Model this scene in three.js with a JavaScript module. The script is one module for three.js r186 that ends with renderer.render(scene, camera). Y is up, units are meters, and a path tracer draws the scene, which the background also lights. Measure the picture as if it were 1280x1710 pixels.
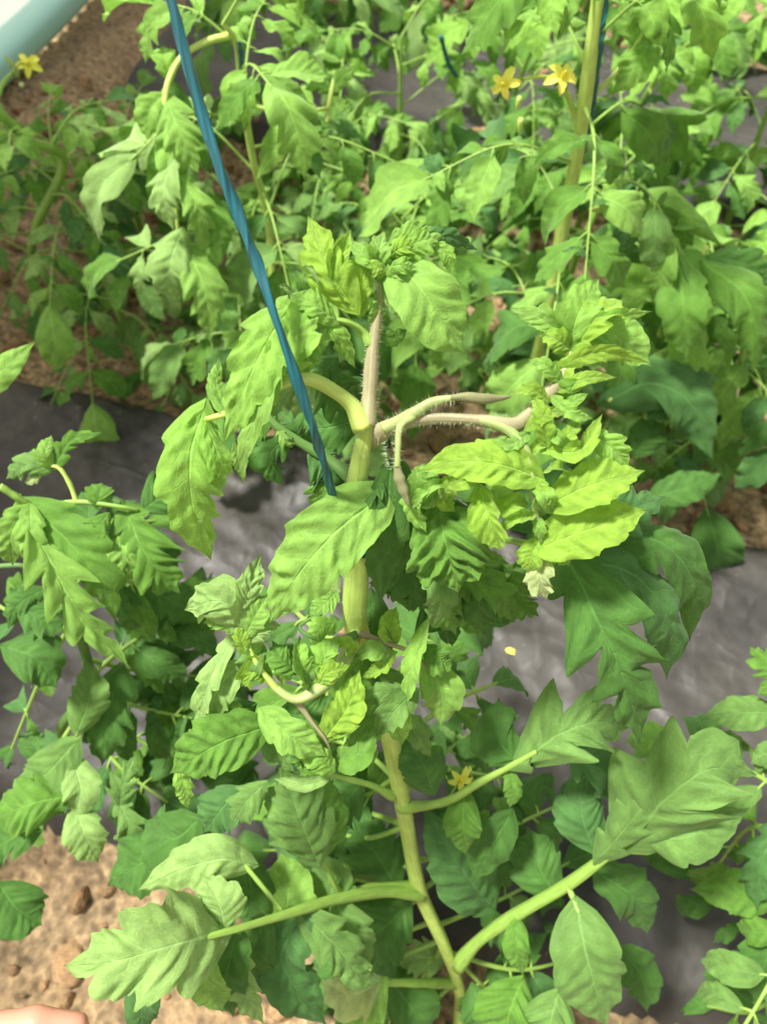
import * as THREE from 'three';
import { mergeGeometries } from 'three/addons/utils/BufferGeometryUtils.js';
import { ImprovedNoise } from 'three/addons/math/ImprovedNoise.js';
import { MarchingCubes } from 'three/addons/objects/MarchingCubes.js';

// ---------------------------------------------------------------- camera, sky, sun, exposure
const scene = new THREE.Scene();
const HEYE = 1.3, PITCH = 58 * Math.PI / 180, FPX = 1292;
const camera = new THREE.PerspectiveCamera(2 * Math.atan(855 / FPX) * 180 / Math.PI, 766 / 1024, 0.02, 60);
camera.position.set(0, HEYE, 0);
camera.rotation.set(-PITCH, 0, 0);
camera.focus = 0.5; camera.userData.fStop = 7.5;
const renderer = new THREE.WebGLRenderer({ antialias: true });
renderer.toneMapping = THREE.LinearToneMapping;
renderer.toneMappingExposure = 2.4;
renderer.shadowMap.enabled = true;
{
  const W = 64, H = 32, a = new Float32Array(W * H * 4);
  for (let j = 0; j < H; j++) for (let i = 0; i < W; i++) {
    const el = ((j + .5) / H - .5) * Math.PI, s = Math.sin(el);
    const L = s > 0 ? 0.28 * (0.55 + 0.45 * s) / 0.8 : 0.08;
    const c = s > 0 ? [L * 1.0, L * 1.0, L * 0.985] : [L * 1.0, L * .9, L * .72];
    a.set([...c, 1], (j * W + i) * 4);
  }
  const t = new THREE.DataTexture(a, W, H, THREE.RGBAFormat, THREE.FloatType);
  t.mapping = THREE.EquirectangularReflectionMapping; t.magFilter = t.minFilter = THREE.LinearFilter; t.needsUpdate = true;
  scene.background = t; scene.environment = t;
}
const sun = new THREE.DirectionalLight(new THREE.Color(1, .97, .91), 3.2);
sun.position.set(-1.75, 4.6, -1.1); sun.target.position.set(0, 0.4, -0.8);
sun.castShadow = true; sun.shadow.radius = 16; sun.shadow.mapSize.set(2048, 2048);
Object.assign(sun.shadow.camera, { left: -3, right: 3, top: 3, bottom: -3, near: .1, far: 12 });
scene.add(sun, sun.target);

// ---------------------------------------------------------------- helpers
let seedState = 7;
function rng(seed) { let s = seed >>> 0; return () => { s = (s + 0x6D2B79F5) >>> 0; let t = s; t = Math.imul(t ^ (t >>> 15), t | 1); t ^= t + Math.imul(t ^ (t >>> 7), t | 61); return ((t ^ (t >>> 14)) >>> 0) / 4294967296; }; }
const R = rng(1234);
const rr = (a, b, r = R) => a + (b - a) * r();
const V = (x, y, z) => new THREE.Vector3(x, y, z);
const CP = Math.cos(PITCH), SP = Math.sin(PITCH);
// a point of the photograph (1280 x 1710) at depth d metres along the lens axis
function P(x, y, d) {
  const k = d / FPX, dy = 855 - y;
  return V((x - 640) * k, HEYE + (-SP * FPX + CP * dy) * k, (-CP * FPX - SP * dy) * k);
}
const EYE = V(0, HEYE, 0);
// rows of plants: e runs along the row, n away from the viewer
const RE = V(Math.cos(.274), 0, Math.sin(.274)), RN = V(Math.sin(.274), 0, -Math.cos(.274));
const rowPt = (e, n, y = 0) => RE.clone().multiplyScalar(e).addScaledVector(RN, n).setY(y);
const noise = new ImprovedNoise();
const fbm = (x, y, z = 0, o = 4) => { let s = 0, a = .5, f = 1; for (let i = 0; i < o; i++) { s += a * noise.noise(x * f, y * f, z + i * 7.3); a *= .5; f *= 2.03; } return s; };
const taken = {};
function numbered(n) { taken[n] = (taken[n] ?? -1) + 1; return taken[n] ? n + '_' + String(taken[n]).padStart(3, '0') : n; }
function top(o, name, label, category, group, kind) {
  o.name = numbered(name); o.userData = { label, category };
  if (group) o.userData.group = group; if (kind) o.userData.kind = kind;
  scene.add(o); return o;
}
function mesh(name, geo, mat, parent) {
  const m = new THREE.Mesh(geo, mat); m.name = name; m.castShadow = m.receiveShadow = true; if (parent) parent.add(m); return m;
}
const group = (name, parent) => { const g = new THREE.Group(); g.name = name; if (parent) parent.add(g); return g; };

function dataTex(n, m, fn, srgb, rep) {
  const a = new Uint8Array(n * m * 4);
  for (let j = 0; j < m; j++) for (let i = 0; i < n; i++) { const c = fn(i / n, j / m); for (let k = 0; k < 3; k++) a[(j * n + i) * 4 + k] = Math.max(0, Math.min(255, c[k] * 255)); a[(j * n + i) * 4 + 3] = 255; }
  const t = new THREE.DataTexture(a, n, m); t.magFilter = THREE.LinearFilter; t.minFilter = THREE.LinearMipmapLinearFilter; t.generateMipmaps = true;
  if (srgb) t.colorSpace = THREE.SRGBColorSpace; t.wrapS = t.wrapT = rep ? THREE.RepeatWrapping : THREE.ClampToEdgeWrapping; t.needsUpdate = true; return t;
}

// ---------------------------------------------------------------- leaf textures: pale veins, mottled blade
const NV = 7;   // side veins on each half of a leaflet
function veinField(x, v, k) {
  const a = Math.abs(x - .5) * 2;                     // 0 on the midrib, 1 on the margin
  const mid = Math.exp(-((a / (.04 * (1.15 - v))) ** 2));
  const ph = v * NV + (x > .5 ? .5 : 0) - a * .35 + .8 * noise.noise(v * 4 + (x > .5 ? 9 : 0), 2.2 + k * 5, 1) + .25 * noise.noise(x * 7, v * 9, 7 + k * 3);
  const d = Math.abs(ph - Math.round(ph)) / NV, which = Math.round(ph) * 1.7 + (x > .5 ? 20 : 0) + k * 31;
  const side = Math.exp(-((d / (.006 * (1.3 - a))) ** 2)) * (1 - a * .8) * (.45 + .9 * Math.abs(noise.noise(which, 3.3, .5)));
  const net = Math.abs(fbm(x * 15, v * 22, 3 + k * 4, 2));
  const fine = Math.exp(-((net / .03) ** 2)) * .3;
  return [mid, side, fine, d * NV * 2];
}
const leafMaps = [0, 1, 2].map(k => dataTex(320, 448, (x, v) => {
  const [m, s, f] = veinField(x, v, k);
  const mott = .84 + .22 * fbm(x * 4, v * 6, 1 + k * 5, 3) + .06 * noise.noise(x * 46, v * 60, 2 + k);
  const q = Math.min(1, m * .95 + s * .65 + f * .3), sp = noise.noise(x * 30, v * 38, 11 + k * 9) > .56 ? .12 : 0;
  return [mott * (1 - q) + q + sp, mott * (1 - q) + q + sp * .6, mott * .95 * (1 - q) + q - sp];
}, true));
const leafBumps = [0, 1, 2].map(k => dataTex(320, 448, (x, v) => {
  const [m, s, f] = veinField(x, v, k);
  const h = .5 + .16 * fbm(x * 9, v * 13, 5 + k * 7, 3) + .05 * noise.noise(x * 40, v * 54, 3 + k) - .28 * m - .2 * s - .12 * f;
  return [h, h, h];
}, false));
const leafMap = leafMaps[0], leafBump = leafBumps[0];
const stemMap = dataTex(128, 256, (x, v) => {
  const k = .88 + .16 * fbm(x * 26, v * 2, 9, 2) + .10 * fbm(x * 5, v * 5, 4, 3);
  return [k, k, k * .97];
}, true, true);
function leafMat(r, g, b, o = {}) {   // three of a kind, each with its own veins
  return leafMaps.map((map, k) => new THREE.MeshPhysicalMaterial({ color: new THREE.Color().setRGB(r, g, b), map, bumpMap: leafBumps[k], bumpScale: .002, roughness: .93, transmission: o.t ?? .36, thickness: 0, clearcoat: .07, clearcoatRoughness: .4, specularIntensity: .4, side: THREE.DoubleSide }));
}
const M = {
  young: leafMat(.41, .77, .13, { t: .4 }),
  bright: leafMat(.48, .81, .10, { t: .44 }),
  fresh: leafMat(.38, .70, .14),
  pale: leafMat(.43, .70, .22, { t: .3 }),
  mid: leafMat(.21, .46, .07),
  midb: leafMat(.25, .48, .12),
  mature: leafMat(.125, .31, .06, { t: .32 }),
  teal: leafMat(.125, .31, .085, { t: .28 }),
  cream: leafMat(.80, .98, .45, { t: .5 }),
};
const stemMat = (r, g, b, ro = .55) => new THREE.MeshPhysicalMaterial({ color: new THREE.Color().setRGB(r, g, b), map: stemMap, bumpMap: stemMap, bumpScale: .0006, roughness: ro, clearcoat: .15, clearcoatRoughness: .4 });
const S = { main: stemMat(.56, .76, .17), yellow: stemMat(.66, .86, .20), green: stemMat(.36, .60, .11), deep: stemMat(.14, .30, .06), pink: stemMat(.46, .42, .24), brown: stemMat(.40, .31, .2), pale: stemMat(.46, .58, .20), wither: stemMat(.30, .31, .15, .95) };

// ---------------------------------------------------------------- leaflet blade
// midrib through pts; every row of the grid follows a side vein that sweeps forward to the margin
function bladeGeo(pts, o) {
  const r = rng(o.seed ?? 1), nu = Math.round((o.nu ?? 34) * 1.25), nh = o.nh ?? 6, w = o.w;
  const curve = new THREE.CatmullRomCurve3(pts, false, 'centripetal');
  const len = curve.getLength();
  const pos = [], uv = [], idx = [];
  const fold = o.fold ?? .25, curl = o.curl ?? -.55, wr = (o.wr ?? .5) * w * .09, wave = (o.wave ?? .5) * w * .16, sw = o.sweep ?? (.62 + .6 * Math.min(.5, o.lobe ?? .28));
  const lob = (o.lobe ?? .28) * 1.55 + .07, nl = o.nl ?? 4, tooth = (o.tooth ?? .10) * .6, nt = o.nt ?? 11;
  const pk = o.pk ?? .42, pt = Math.max(1.0, o.pt ?? 1.15);
  const norm = 1 / (Math.pow(pk / (pk + pt), pk) * Math.pow(pt / (pk + pt), pt));
  const phL = r(), phR = r(), wa = r() * 6.28, wb = r() * 6.28, nx = r() * 50;
  const twist = o.twist ?? (r() - .5) * .5;
  const side = (u, s) => {                            // margin factor with lobes and teeth
    const uw = u + .07 * noise.noise(u * 4 + nx, s * 3.1, nx) + .03 * noise.noise(u * 11 + nx, s * 5.1, 2.2);
    const a1 = uw * nl + (s > 0 ? phL : phR) + 1, f1 = a1 % 1, f2 = (uw * nt + (s > 0 ? phR : phL) + 1) % 1;
    const sm = f => f < .74 ? Math.pow(f / .74, .85) : (1 - f) / .26;
    const am = .55 + .9 * Math.abs(noise.noise(Math.floor(a1) * 3.7 + .5, s * 2.3, nx * 3)) * 2;
    return Math.max(.18, 1 - lob * Math.min(1.5, am) * (1.15 - .5 * u) * (1 - sm(f1)) - tooth * (1 - sm(f2)));
  };
  const C = V(), T = V(), Sd = V(), Nn = V(), q = V();
  for (let i = 0; i <= nu; i++) {
    const u = i / nu;
    curve.getPointAt(Math.min(1, u), C); curve.getTangentAt(Math.min(.9999, Math.max(.0001, u)), T);
    const up = typeof o.up === 'function' ? o.up(C) : o.up;
    Sd.crossVectors(T, up).normalize(); Nn.crossVectors(Sd, T).normalize();
    const ro = (o.roll ?? 0) + twist * (u - .3);
    if (ro) { Sd.applyAxisAngle(T, ro); Nn.applyAxisAngle(T, ro); }
    const p = Math.max(.012, norm * Math.pow(u, pk) * Math.pow(1 - u, pt));
    for (let s = -1; s <= 1; s += 2) {
      const sf = side(u, s), hw = p * w * sf * (s > 0 ? (o.asym ?? 1) : 1);
      // walk outwards from the midrib, bending as it goes
      let lat = 0, h = 0;
      const rowp = [];
      for (let j = 0; j <= nh; j++) {
        const a = j / nh;
        if (j) { const th = fold + curl * (a - .5 / nh) * 1.6; lat += Math.cos(th) * hw / nh; h += Math.sin(th) * hw / nh; }
        const ph = u * NV + (s > 0 ? .5 : 0) - a * .35;
        const pw = ph + .45 * noise.noise(u * 5 + nx, s * 4, a * 1.2), qa = .35 + .9 * Math.abs(noise.noise(u * 6 + nx, a * 3, s * 7 + nx));
        const ux = u * len / w;
        const quilt = ((.5 - .5 * Math.cos(2 * Math.PI * pw) - .5) * 1.1 * qa + .6 * noise.noise(ux * 3.1 + nx, s * a * 3.6, nx) + .15 * noise.noise(ux * 7.3 + nx, s * a * 8, nx + 9)) * Math.pow(Math.sin(Math.PI * Math.min(1, a * .8 + .03)), .7) * wr * 1.5 * Math.min(1, p * 1.5);
        const wv = wave * 1.25 * a * a * (Math.sin(u * 9.5 + (s > 0 ? wa : wb)) + .6 * Math.sin(u * 21 + wb * s)) * Math.min(1, p * 1.4);
        const nz = w * .10 * (o.rough ?? 1) * noise.noise(C.x * 28 + nx + s * a * 1.3, C.y * 28 + a, C.z * 28 + nx);
        const ap = Math.min(1, (1 - u) * 5);
        rowp.push([C.clone().addScaledVector(Sd, s * lat).addScaledVector(Nn, h + quilt + wv + nz * a).addScaledVector(T, a * hw * sw * ap - a * a * len * .10 * Math.max(0, .25 - u) * 4 * (o.cord ?? 1)), .5 + s * a * .5]);
      }
      if (s < 0) { rowp.reverse(); rowp.pop(); }
      for (const [pp, tx] of rowp) { pos.push(pp.x, pp.y, pp.z); uv.push(tx, u); }
    }
  }
  const row = nh * 2 + 1;
  for (let i = 0; i < nu; i++) for (let j = 0; j < row - 1; j++) { const a = i * row + j; idx.push(a, a + 1, a + row, a + 1, a + row + 1, a + row); }
  const g = new THREE.BufferGeometry();
  g.setAttribute('position', new THREE.Float32BufferAttribute(pos, 3)); g.setAttribute('uv', new THREE.Float32BufferAttribute(uv, 2));
  g.setIndex(idx); g.computeVertexNormals(); return g;
}

// ---------------------------------------------------------------- stems: tapering, slightly ribbed tubes
function tubeGeo(pts, radii, o = {}) {
  const curve = new THREE.CatmullRomCurve3(pts, false, 'centripetal');
  const n = o.n ?? Math.max(8, pts.length * 7), k = o.k ?? 12, rib = o.rib ?? .07;
  const fr = curve.computeFrenetFrames(n, false), len = curve.getLength();
  const pos = [], uv = [], idx = [], C = V();
  const rad = t => { const x = t * (radii.length - 1), i = Math.min(radii.length - 2, Math.floor(x)), f = x - i; return radii[i] + (radii[i + 1] - radii[i]) * f; };
  for (let i = 0; i <= n; i++) {
    const t = i / n; curve.getPointAt(t, C);
    let r = rad(t) * (1 + .05 * Math.sin(t * 23 + (o.ph ?? 0)));
    for (let j = 0; j <= k; j++) {
      const a = j / k * Math.PI * 2, q = r * (1 + rib * Math.cos(a * 3 + 1 + t * (o.spin ?? .7)) + rib * .5 * Math.cos(a * 5));
      const ex = Math.cos(a) * q * (o.flat ?? 1), ey = Math.sin(a) * q, tw = (o.tw ?? 0) * t + (o.tw ? .8 * Math.sin(t * 19) : 0);
      const p = C.clone().addScaledVector(fr.normals[i], ex * Math.cos(tw) - ey * Math.sin(tw)).addScaledVector(fr.binormals[i], ex * Math.sin(tw) + ey * Math.cos(tw));
      pos.push(p.x, p.y, p.z); uv.push(j / k, t * len * 12);
    }
  }
  for (let i = 0; i < n; i++) for (let j = 0; j < k; j++) { const a = i * (k + 1) + j, b = a + k + 1; idx.push(a, b, a + 1, a + 1, b, b + 1); }
  for (const [i0, flip] of [[0, 1], [n, 0]]) {
    curve.getPointAt(i0 / n, C); const c = pos.length / 3; pos.push(C.x, C.y, C.z); uv.push(.5, i0 / n * len * 12);
    for (let j = 0; j < k; j++) { const a = i0 * (k + 1) + j; flip ? idx.push(c, a, a + 1) : idx.push(c, a + 1, a); }
  }
  const g = new THREE.BufferGeometry();
  g.setAttribute('position', new THREE.Float32BufferAttribute(pos, 3)); g.setAttribute('uv', new THREE.Float32BufferAttribute(uv, 2));
  g.setIndex(idx); g.computeVertexNormals(); return g;
}
const px = (list) => list.map(p => P(p[0], p[1], p[2]));
// a stem through photograph points [x, y, depth, radius in photograph pixels]
function stemPx(list, o) { const k = o?.slim ?? 1; return tubeGeo(px(list), list.map((p, i) => p[3] * p[2] / FPX * (i ? k : k < 1 ? k * 1.45 : 1)), o); }

// a leaflet traced from the photograph: midrib points with depth, half width in photograph pixels there
let leafSeed = 100;
const toEye = c => EYE.clone().sub(c).normalize().addScaledVector(V(0, 1, 0), .35);
function leaflet(parent, mat, pts, hw, o = {}) {
  const d = pts.reduce((s, p) => s + p[2], 0) / pts.length;
  const roll = (o.roll ?? 0) * Math.PI / 180;
  return mesh('leaflet', bladeGeo(px(pts), { up: toEye, seed: leafSeed++, ...o, w: hw * 1.04 * d / FPX, roll }), M[mat][leafSeed % 3], parent);
}

// ---------------------------------------------------------------- shared leaflets of the neighbouring plants (unit length along +z, face up +y)
const variants = [];
{
  const r = rng(55);
  for (let k = 0; k < 22; k++) {
    const dr = rr(.05, .55, r), sx = rr(-.1, .1, r);
    const lobed = k % 3 !== 0;
    variants.push(bladeGeo([V(0, 0, 0), V(sx * .5, .05 + dr * .12, .33), V(sx, .02 - dr * .25, .68), V(sx * .6, -dr, .97)], {
      up: V(0, 1, 0), w: rr(.24, .38, r), nu: 20, nh: 4, seed: 900 + k, fold: rr(-.05, .55, r), curl: rr(-.75, .25, r), wr: rr(.3, 1.0, r), wave: rr(.3, 1.1, r),
      lobe: lobed ? rr(.12, .4, r) : .0, nl: lobed ? rr(1.8, 3.6, r) : 3, tooth: .07, nt: 9, twist: rr(-.8, .8, r), pk: rr(.36, .5, r), pt: rr(1.0, 1.25, r), rough: .9 }));
  }
}
const BX = V(), BY = V(), BZ = V(), MX = new THREE.Matrix4();
function placeLeaflet(parent, mat, p, axis, up, len, r) {
  const m = mesh('leaflet', variants[Math.floor(r() * variants.length)], M[mat][Math.floor(r() * 3)], parent);
  BZ.copy(axis).normalize(); BX.crossVectors(up, BZ).normalize(); BY.crossVectors(BZ, BX);
  if (r() < .5) { BX.negate(); BY.crossVectors(BZ, BX); BX.negate(); BY.negate(); }
  MX.makeBasis(BX, BY, BZ); m.quaternion.setFromRotationMatrix(MX); m.position.copy(p); m.scale.set(len * rr(.85, 1.2, r), len, len);
  return m;
}
// compound leaf along a curve: stalk with paired leaflets and one at the end
function compound(plant, pts, o) {
  const r = o.r, leaf = group('leaf', plant);
  const curve = new THREE.CatmullRomCurve3(pts, false, 'centripetal');
  const mats = o.mats, size = o.size, stalks = [];
  const rp = o.rad ?? .0032;
  stalks.push(tubeGeo(pts, [rp, rp * .8, rp * .5], { k: 6, n: 12 }));
  const pick = () => mats[Math.floor(r() * mats.length)];
  const T = V(), Sd = V(), c = V();
  const pairs = o.pairs ?? 3, t0 = o.t0 ?? .38;
  for (let i = 0; i < pairs; i++) {
    const t = t0 + (1 - t0) * (i / pairs) + rr(-.03, .03, r);
    for (const s of [-1, 1]) {
      const tt = Math.min(.97, Math.max(.1, t + rr(-.04, .04, r)));
      curve.getPointAt(tt, c); curve.getTangentAt(tt, T); Sd.crossVectors(T, V(0, 1, 0)).normalize();
      const ax = Sd.clone().multiplyScalar(s * rr(.8, 1.1, r)).addScaledVector(T, rr(.25, .75, r)); ax.y -= rr(.05, (o.droop ?? .6) * 1.35, r); ax.normalize();
      const q = c.clone().addScaledVector(ax, size * .16);
      stalks.push(tubeGeo([c.clone(), c.clone().lerp(q, .5).add(V(0, .002, 0)), q], [rp * .5, rp * .4], { k: 5, n: 4 }));
      const up = V(rr(-.5, .5, r), 1, rr(-.5, .5, r)).addScaledVector(toEye(c), .5).normalize();
      placeLeaflet(leaf, pick(), q, ax, up, size * rr(.62, 1.0, r) * (i === 0 ? .85 : 1), r);
      if (r() < .2) { const c2 = curve.getPointAt(Math.min(.95, tt + .09)); placeLeaflet(leaf, pick(), c2, ax.clone().negate().addScaledVector(T, .5), up, size * rr(.22, .38, r), r); }
    }
  }
  curve.getPointAt(1, c); curve.getTangentAt(1, T); const ax = T.clone(); ax.y -= rr(0, o.droop ?? .6, r) * .6;
  placeLeaflet(leaf, pick(), c.clone(), ax, V(rr(-.4, .4, r), 1, rr(-.4, .4, r)).addScaledVector(toEye(c), .5).normalize(), size * rr(1.0, 1.3, r), r);
  const st = mesh('leaf_stalk', mergeGeometries(stalks), o.stem ?? S.green, leaf);
  return leaf;
}
const compoundPx = (plant, list, o) => compound(plant, px(list), o);

// ---------------------------------------------------------------- flowers
const petalMat = new THREE.MeshPhysicalMaterial({ color: new THREE.Color().setRGB(.97, .95, .14), roughness: .93, transmission: .12, thickness: 0, side: THREE.DoubleSide });
const antherMat = new THREE.MeshStandardMaterial({ color: new THREE.Color().setRGB(.93, .82, .06), roughness: .6 });
const petalGeo = bladeGeo([V(0, 0, 0), V(0, .10, .4), V(0, -.05, .75), V(0, -.3, 1)], { up: V(0, 1, 0), w: .27, nu: 10, nh: 2, lobe: 0, tooth: 0, wr: .2, wave: .5, fold: .2, curl: .2, seed: 3, pk: .35, pt: 1.0 });
const sepalGeo = bladeGeo([V(0, 0, 0), V(0, -.1, .4), V(0, -.05, .9)], { up: V(0, 1, 0), w: .13, nu: 8, nh: 2, lobe: 0, tooth: 0, wr: 0, wave: .2, seed: 4 });
const antherGeo = new THREE.LatheGeometry([[0, 0], [.16, .02], [.2, .2], [.15, .5], [.06, .75], [0, .8]].map(p => new THREE.Vector2(...p)), 10);
function flower(plant, p, dir, size, from) {
  const f = group('flower', plant); f.position.copy(p); f.quaternion.setFromUnitVectors(V(0, 1, 0), dir.clone().normalize());
  for (let k = 0; k < 5; k++) { const m = mesh('petal', petalGeo, petalMat, f); m.rotation.y = k * 1.2566 + .2 * (k % 2); m.rotation.x = .15 * (k % 3); m.rotation.order = 'YXZ'; m.scale.setScalar(size * (1 + .12 * ((k * 7) % 3 - 1))); }
  for (let k = 0; k < 5; k++) { const m = mesh('sepal', sepalGeo, M.mid[0], f); m.rotation.y = k * 1.2566 + .6; m.position.y = -size * .05; m.scale.setScalar(size * .8); }
  const a = mesh('anther_cone', antherGeo, antherMat, f); a.scale.setScalar(size * .85);
  if (from) {
    const g = tubeGeo([from, from.clone().lerp(p, .5).add(V(0, size * .25, 0)), p.clone().addScaledVector(dir.clone().normalize(), -size * .06)], [size * .07, size * .05], { k: 6, n: 10 });
    f.updateMatrix(); g.applyMatrix4(f.matrix.clone().invert()); mesh('flower_stalk', g, S.green, f);
  }
  return f;
}
const budGeo = (() => { const g = new THREE.LatheGeometry([[0, 0], [.14, .05], [.19, .25], [.15, .55], [.07, .85], [0, 1]].map(p => new THREE.Vector2(...p)), 9); return g; })();
function bud(plant, p, dir, size, mat) { const m = mesh('flower_bud', budGeo, mat ?? S.yellow, plant); m.position.copy(p); m.quaternion.setFromUnitVectors(V(0, 1, 0), dir.clone().normalize()); m.scale.setScalar(size); return m; }
// fine hairs along a stem
function hairs(plant, list, n, lenM, seed) {
  const r = rng(seed), c = new THREE.CatmullRomCurve3(px(list), false, 'centripetal'), parts = [];
  const rad = t => { const x = t * (list.length - 1), i = Math.min(list.length - 2, Math.floor(x)), f = x - i; const q = k => list[k][3] * list[k][2] / FPX; return q(i) + (q(i + 1) - q(i)) * f; };
  for (let i = 0; i < n; i++) {
    const t = r(), p = c.getPointAt(t), T = c.getTangentAt(t); const d = V(r() - .5, r() - .5, r() - .5); d.addScaledVector(T, -d.dot(T)).normalize();
    const L = lenM * rr(.4, 1.2, r), g = new THREE.ConeGeometry(.00008, L, 3, 1, true); g.translate(0, L / 2, 0);
    const dd = d.clone().addScaledVector(V(r() - .5, r() - .5, r() - .5), .5).normalize();
    g.applyQuaternion(new THREE.Quaternion().setFromUnitVectors(V(0, 1, 0), dd)); p.addScaledVector(d, rad(t) * .95); g.translate(p.x, p.y, p.z); parts.push(g);
  }
  const m = mesh('stem_hairs', mergeGeometries(parts), hairMat, plant); m.userData.kind = 'stuff'; return m;
}
const hairMat = new THREE.MeshStandardMaterial({ color: new THREE.Color().setRGB(.62, .68, .45), roughness: .8 });

// ================================================================ GROUND
const soilTex = dataTex(800, 800, (x, y) => {
  const per = (f, z, o) => { // tileable by blending
    const a = fbm(x * f, y * f, z, o), b = fbm((x - 1) * f, y * f, z, o), c = fbm(x * f, (y - 1) * f, z, o), d = fbm((x - 1) * f, (y - 1) * f, z, o);
    return (a * (1 - x) + b * x) * (1 - y) + (c * (1 - x) + d * x) * y;
  };
  const l = 1.04 + .5 * per(9, 1, 3) + 1.15 * per(60, 2, 3), h = per(5, 6, 2);
  return [.56 * l, (.475 + .03 * h) * l, (.355 + .05 * h) * l];
}, true, true);
const soilMat = new THREE.MeshStandardMaterial({ map: soilTex, roughness: .97, bumpMap: soilTex, bumpScale: .011 });
const filmTex = dataTex(800, 800, (x, y) => {
  const per = (fx, fy, z, o) => { const a = fbm(x * fx, y * fy, z, o), b = fbm((x - 1) * fx, y * fy, z, o), c = fbm(x * fx, (y - 1) * fy, z, o), d = fbm((x - 1) * fx, (y - 1) * fy, z, o); return (a * (1 - x) + b * x) * (1 - y) + (c * (1 - x) + d * x) * y; };
  const dust = Math.max(0, Math.min(1, .42 + 1.0 * per(5, 4, 1, 4) + .5 * per(34, 30, 3, 3)));
  const spot = per(60, 55, 8, 2) > .27 ? 1 : 0;
  const k = Math.min(1, dust * .75 + spot * .5);
  return [.17 + .29 * k, .164 + .27 * k, .156 + .235 * k];
}, true, true);
const filmRough = dataTex(512, 512, (x, y) => { const l = .62 + .28 * fbm(x * 9, y * 9, 4, 4); return [l, l, l]; }, false, true);
const filmBump = dataTex(768, 768, (x, y) => { const rg = (fx, fy, z) => { const f = (a, b) => fbm(a * fx, b * fy, z, 3), q = (f(x, y) * (1 - x) + f(x - 1, y) * x) * (1 - y) + (f(x, y - 1) * (1 - x) + f(x - 1, y - 1) * x) * y; return Math.max(0, 1 - Math.abs(q) * 9); }; const h = .25 + .45 * rg(4, 7, 2) + .3 * rg(11, 8, 6); return [h, h, h]; }, false, true);
const filmMat = new THREE.MeshPhysicalMaterial({ map: filmTex, bumpMap: filmBump, bumpScale: .004, roughness: .9, roughnessMap: filmRough, side: THREE.DoubleSide });
const clamp = (x, a, b) => Math.max(a, Math.min(b, x)), sst = (a, b, x) => { const t = clamp((x - a) / (b - a), 0, 1); return t * t * (3 - 2 * t); };
const BEDS = [[.06, .90], [1.84, 2.6]];
const bedShape = (n, b) => sst(b[0] - .06, b[0] + .10, n) * (1 - sst(b[1] - .10, b[1] + .06, n));
function groundY(e, n) {
  let y = 0; for (const b of BEDS) y += .05 * bedShape(n, b);
  const berm = sst(-1.12, -1.42, e) * (1 - sst(-1.75, -2.1, e));
  return y * (1 - berm) + .13 * berm;
}
function soilY(e, n) { return groundY(e, n) + .020 * fbm(e * 5, n * 5, 1, 3) + 0.034 * Math.abs(fbm(e * 17, n * 17, 3, 3)) + .026 * Math.abs(fbm(e * 48, n * 48, 6, 3)) - .014; }
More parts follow.
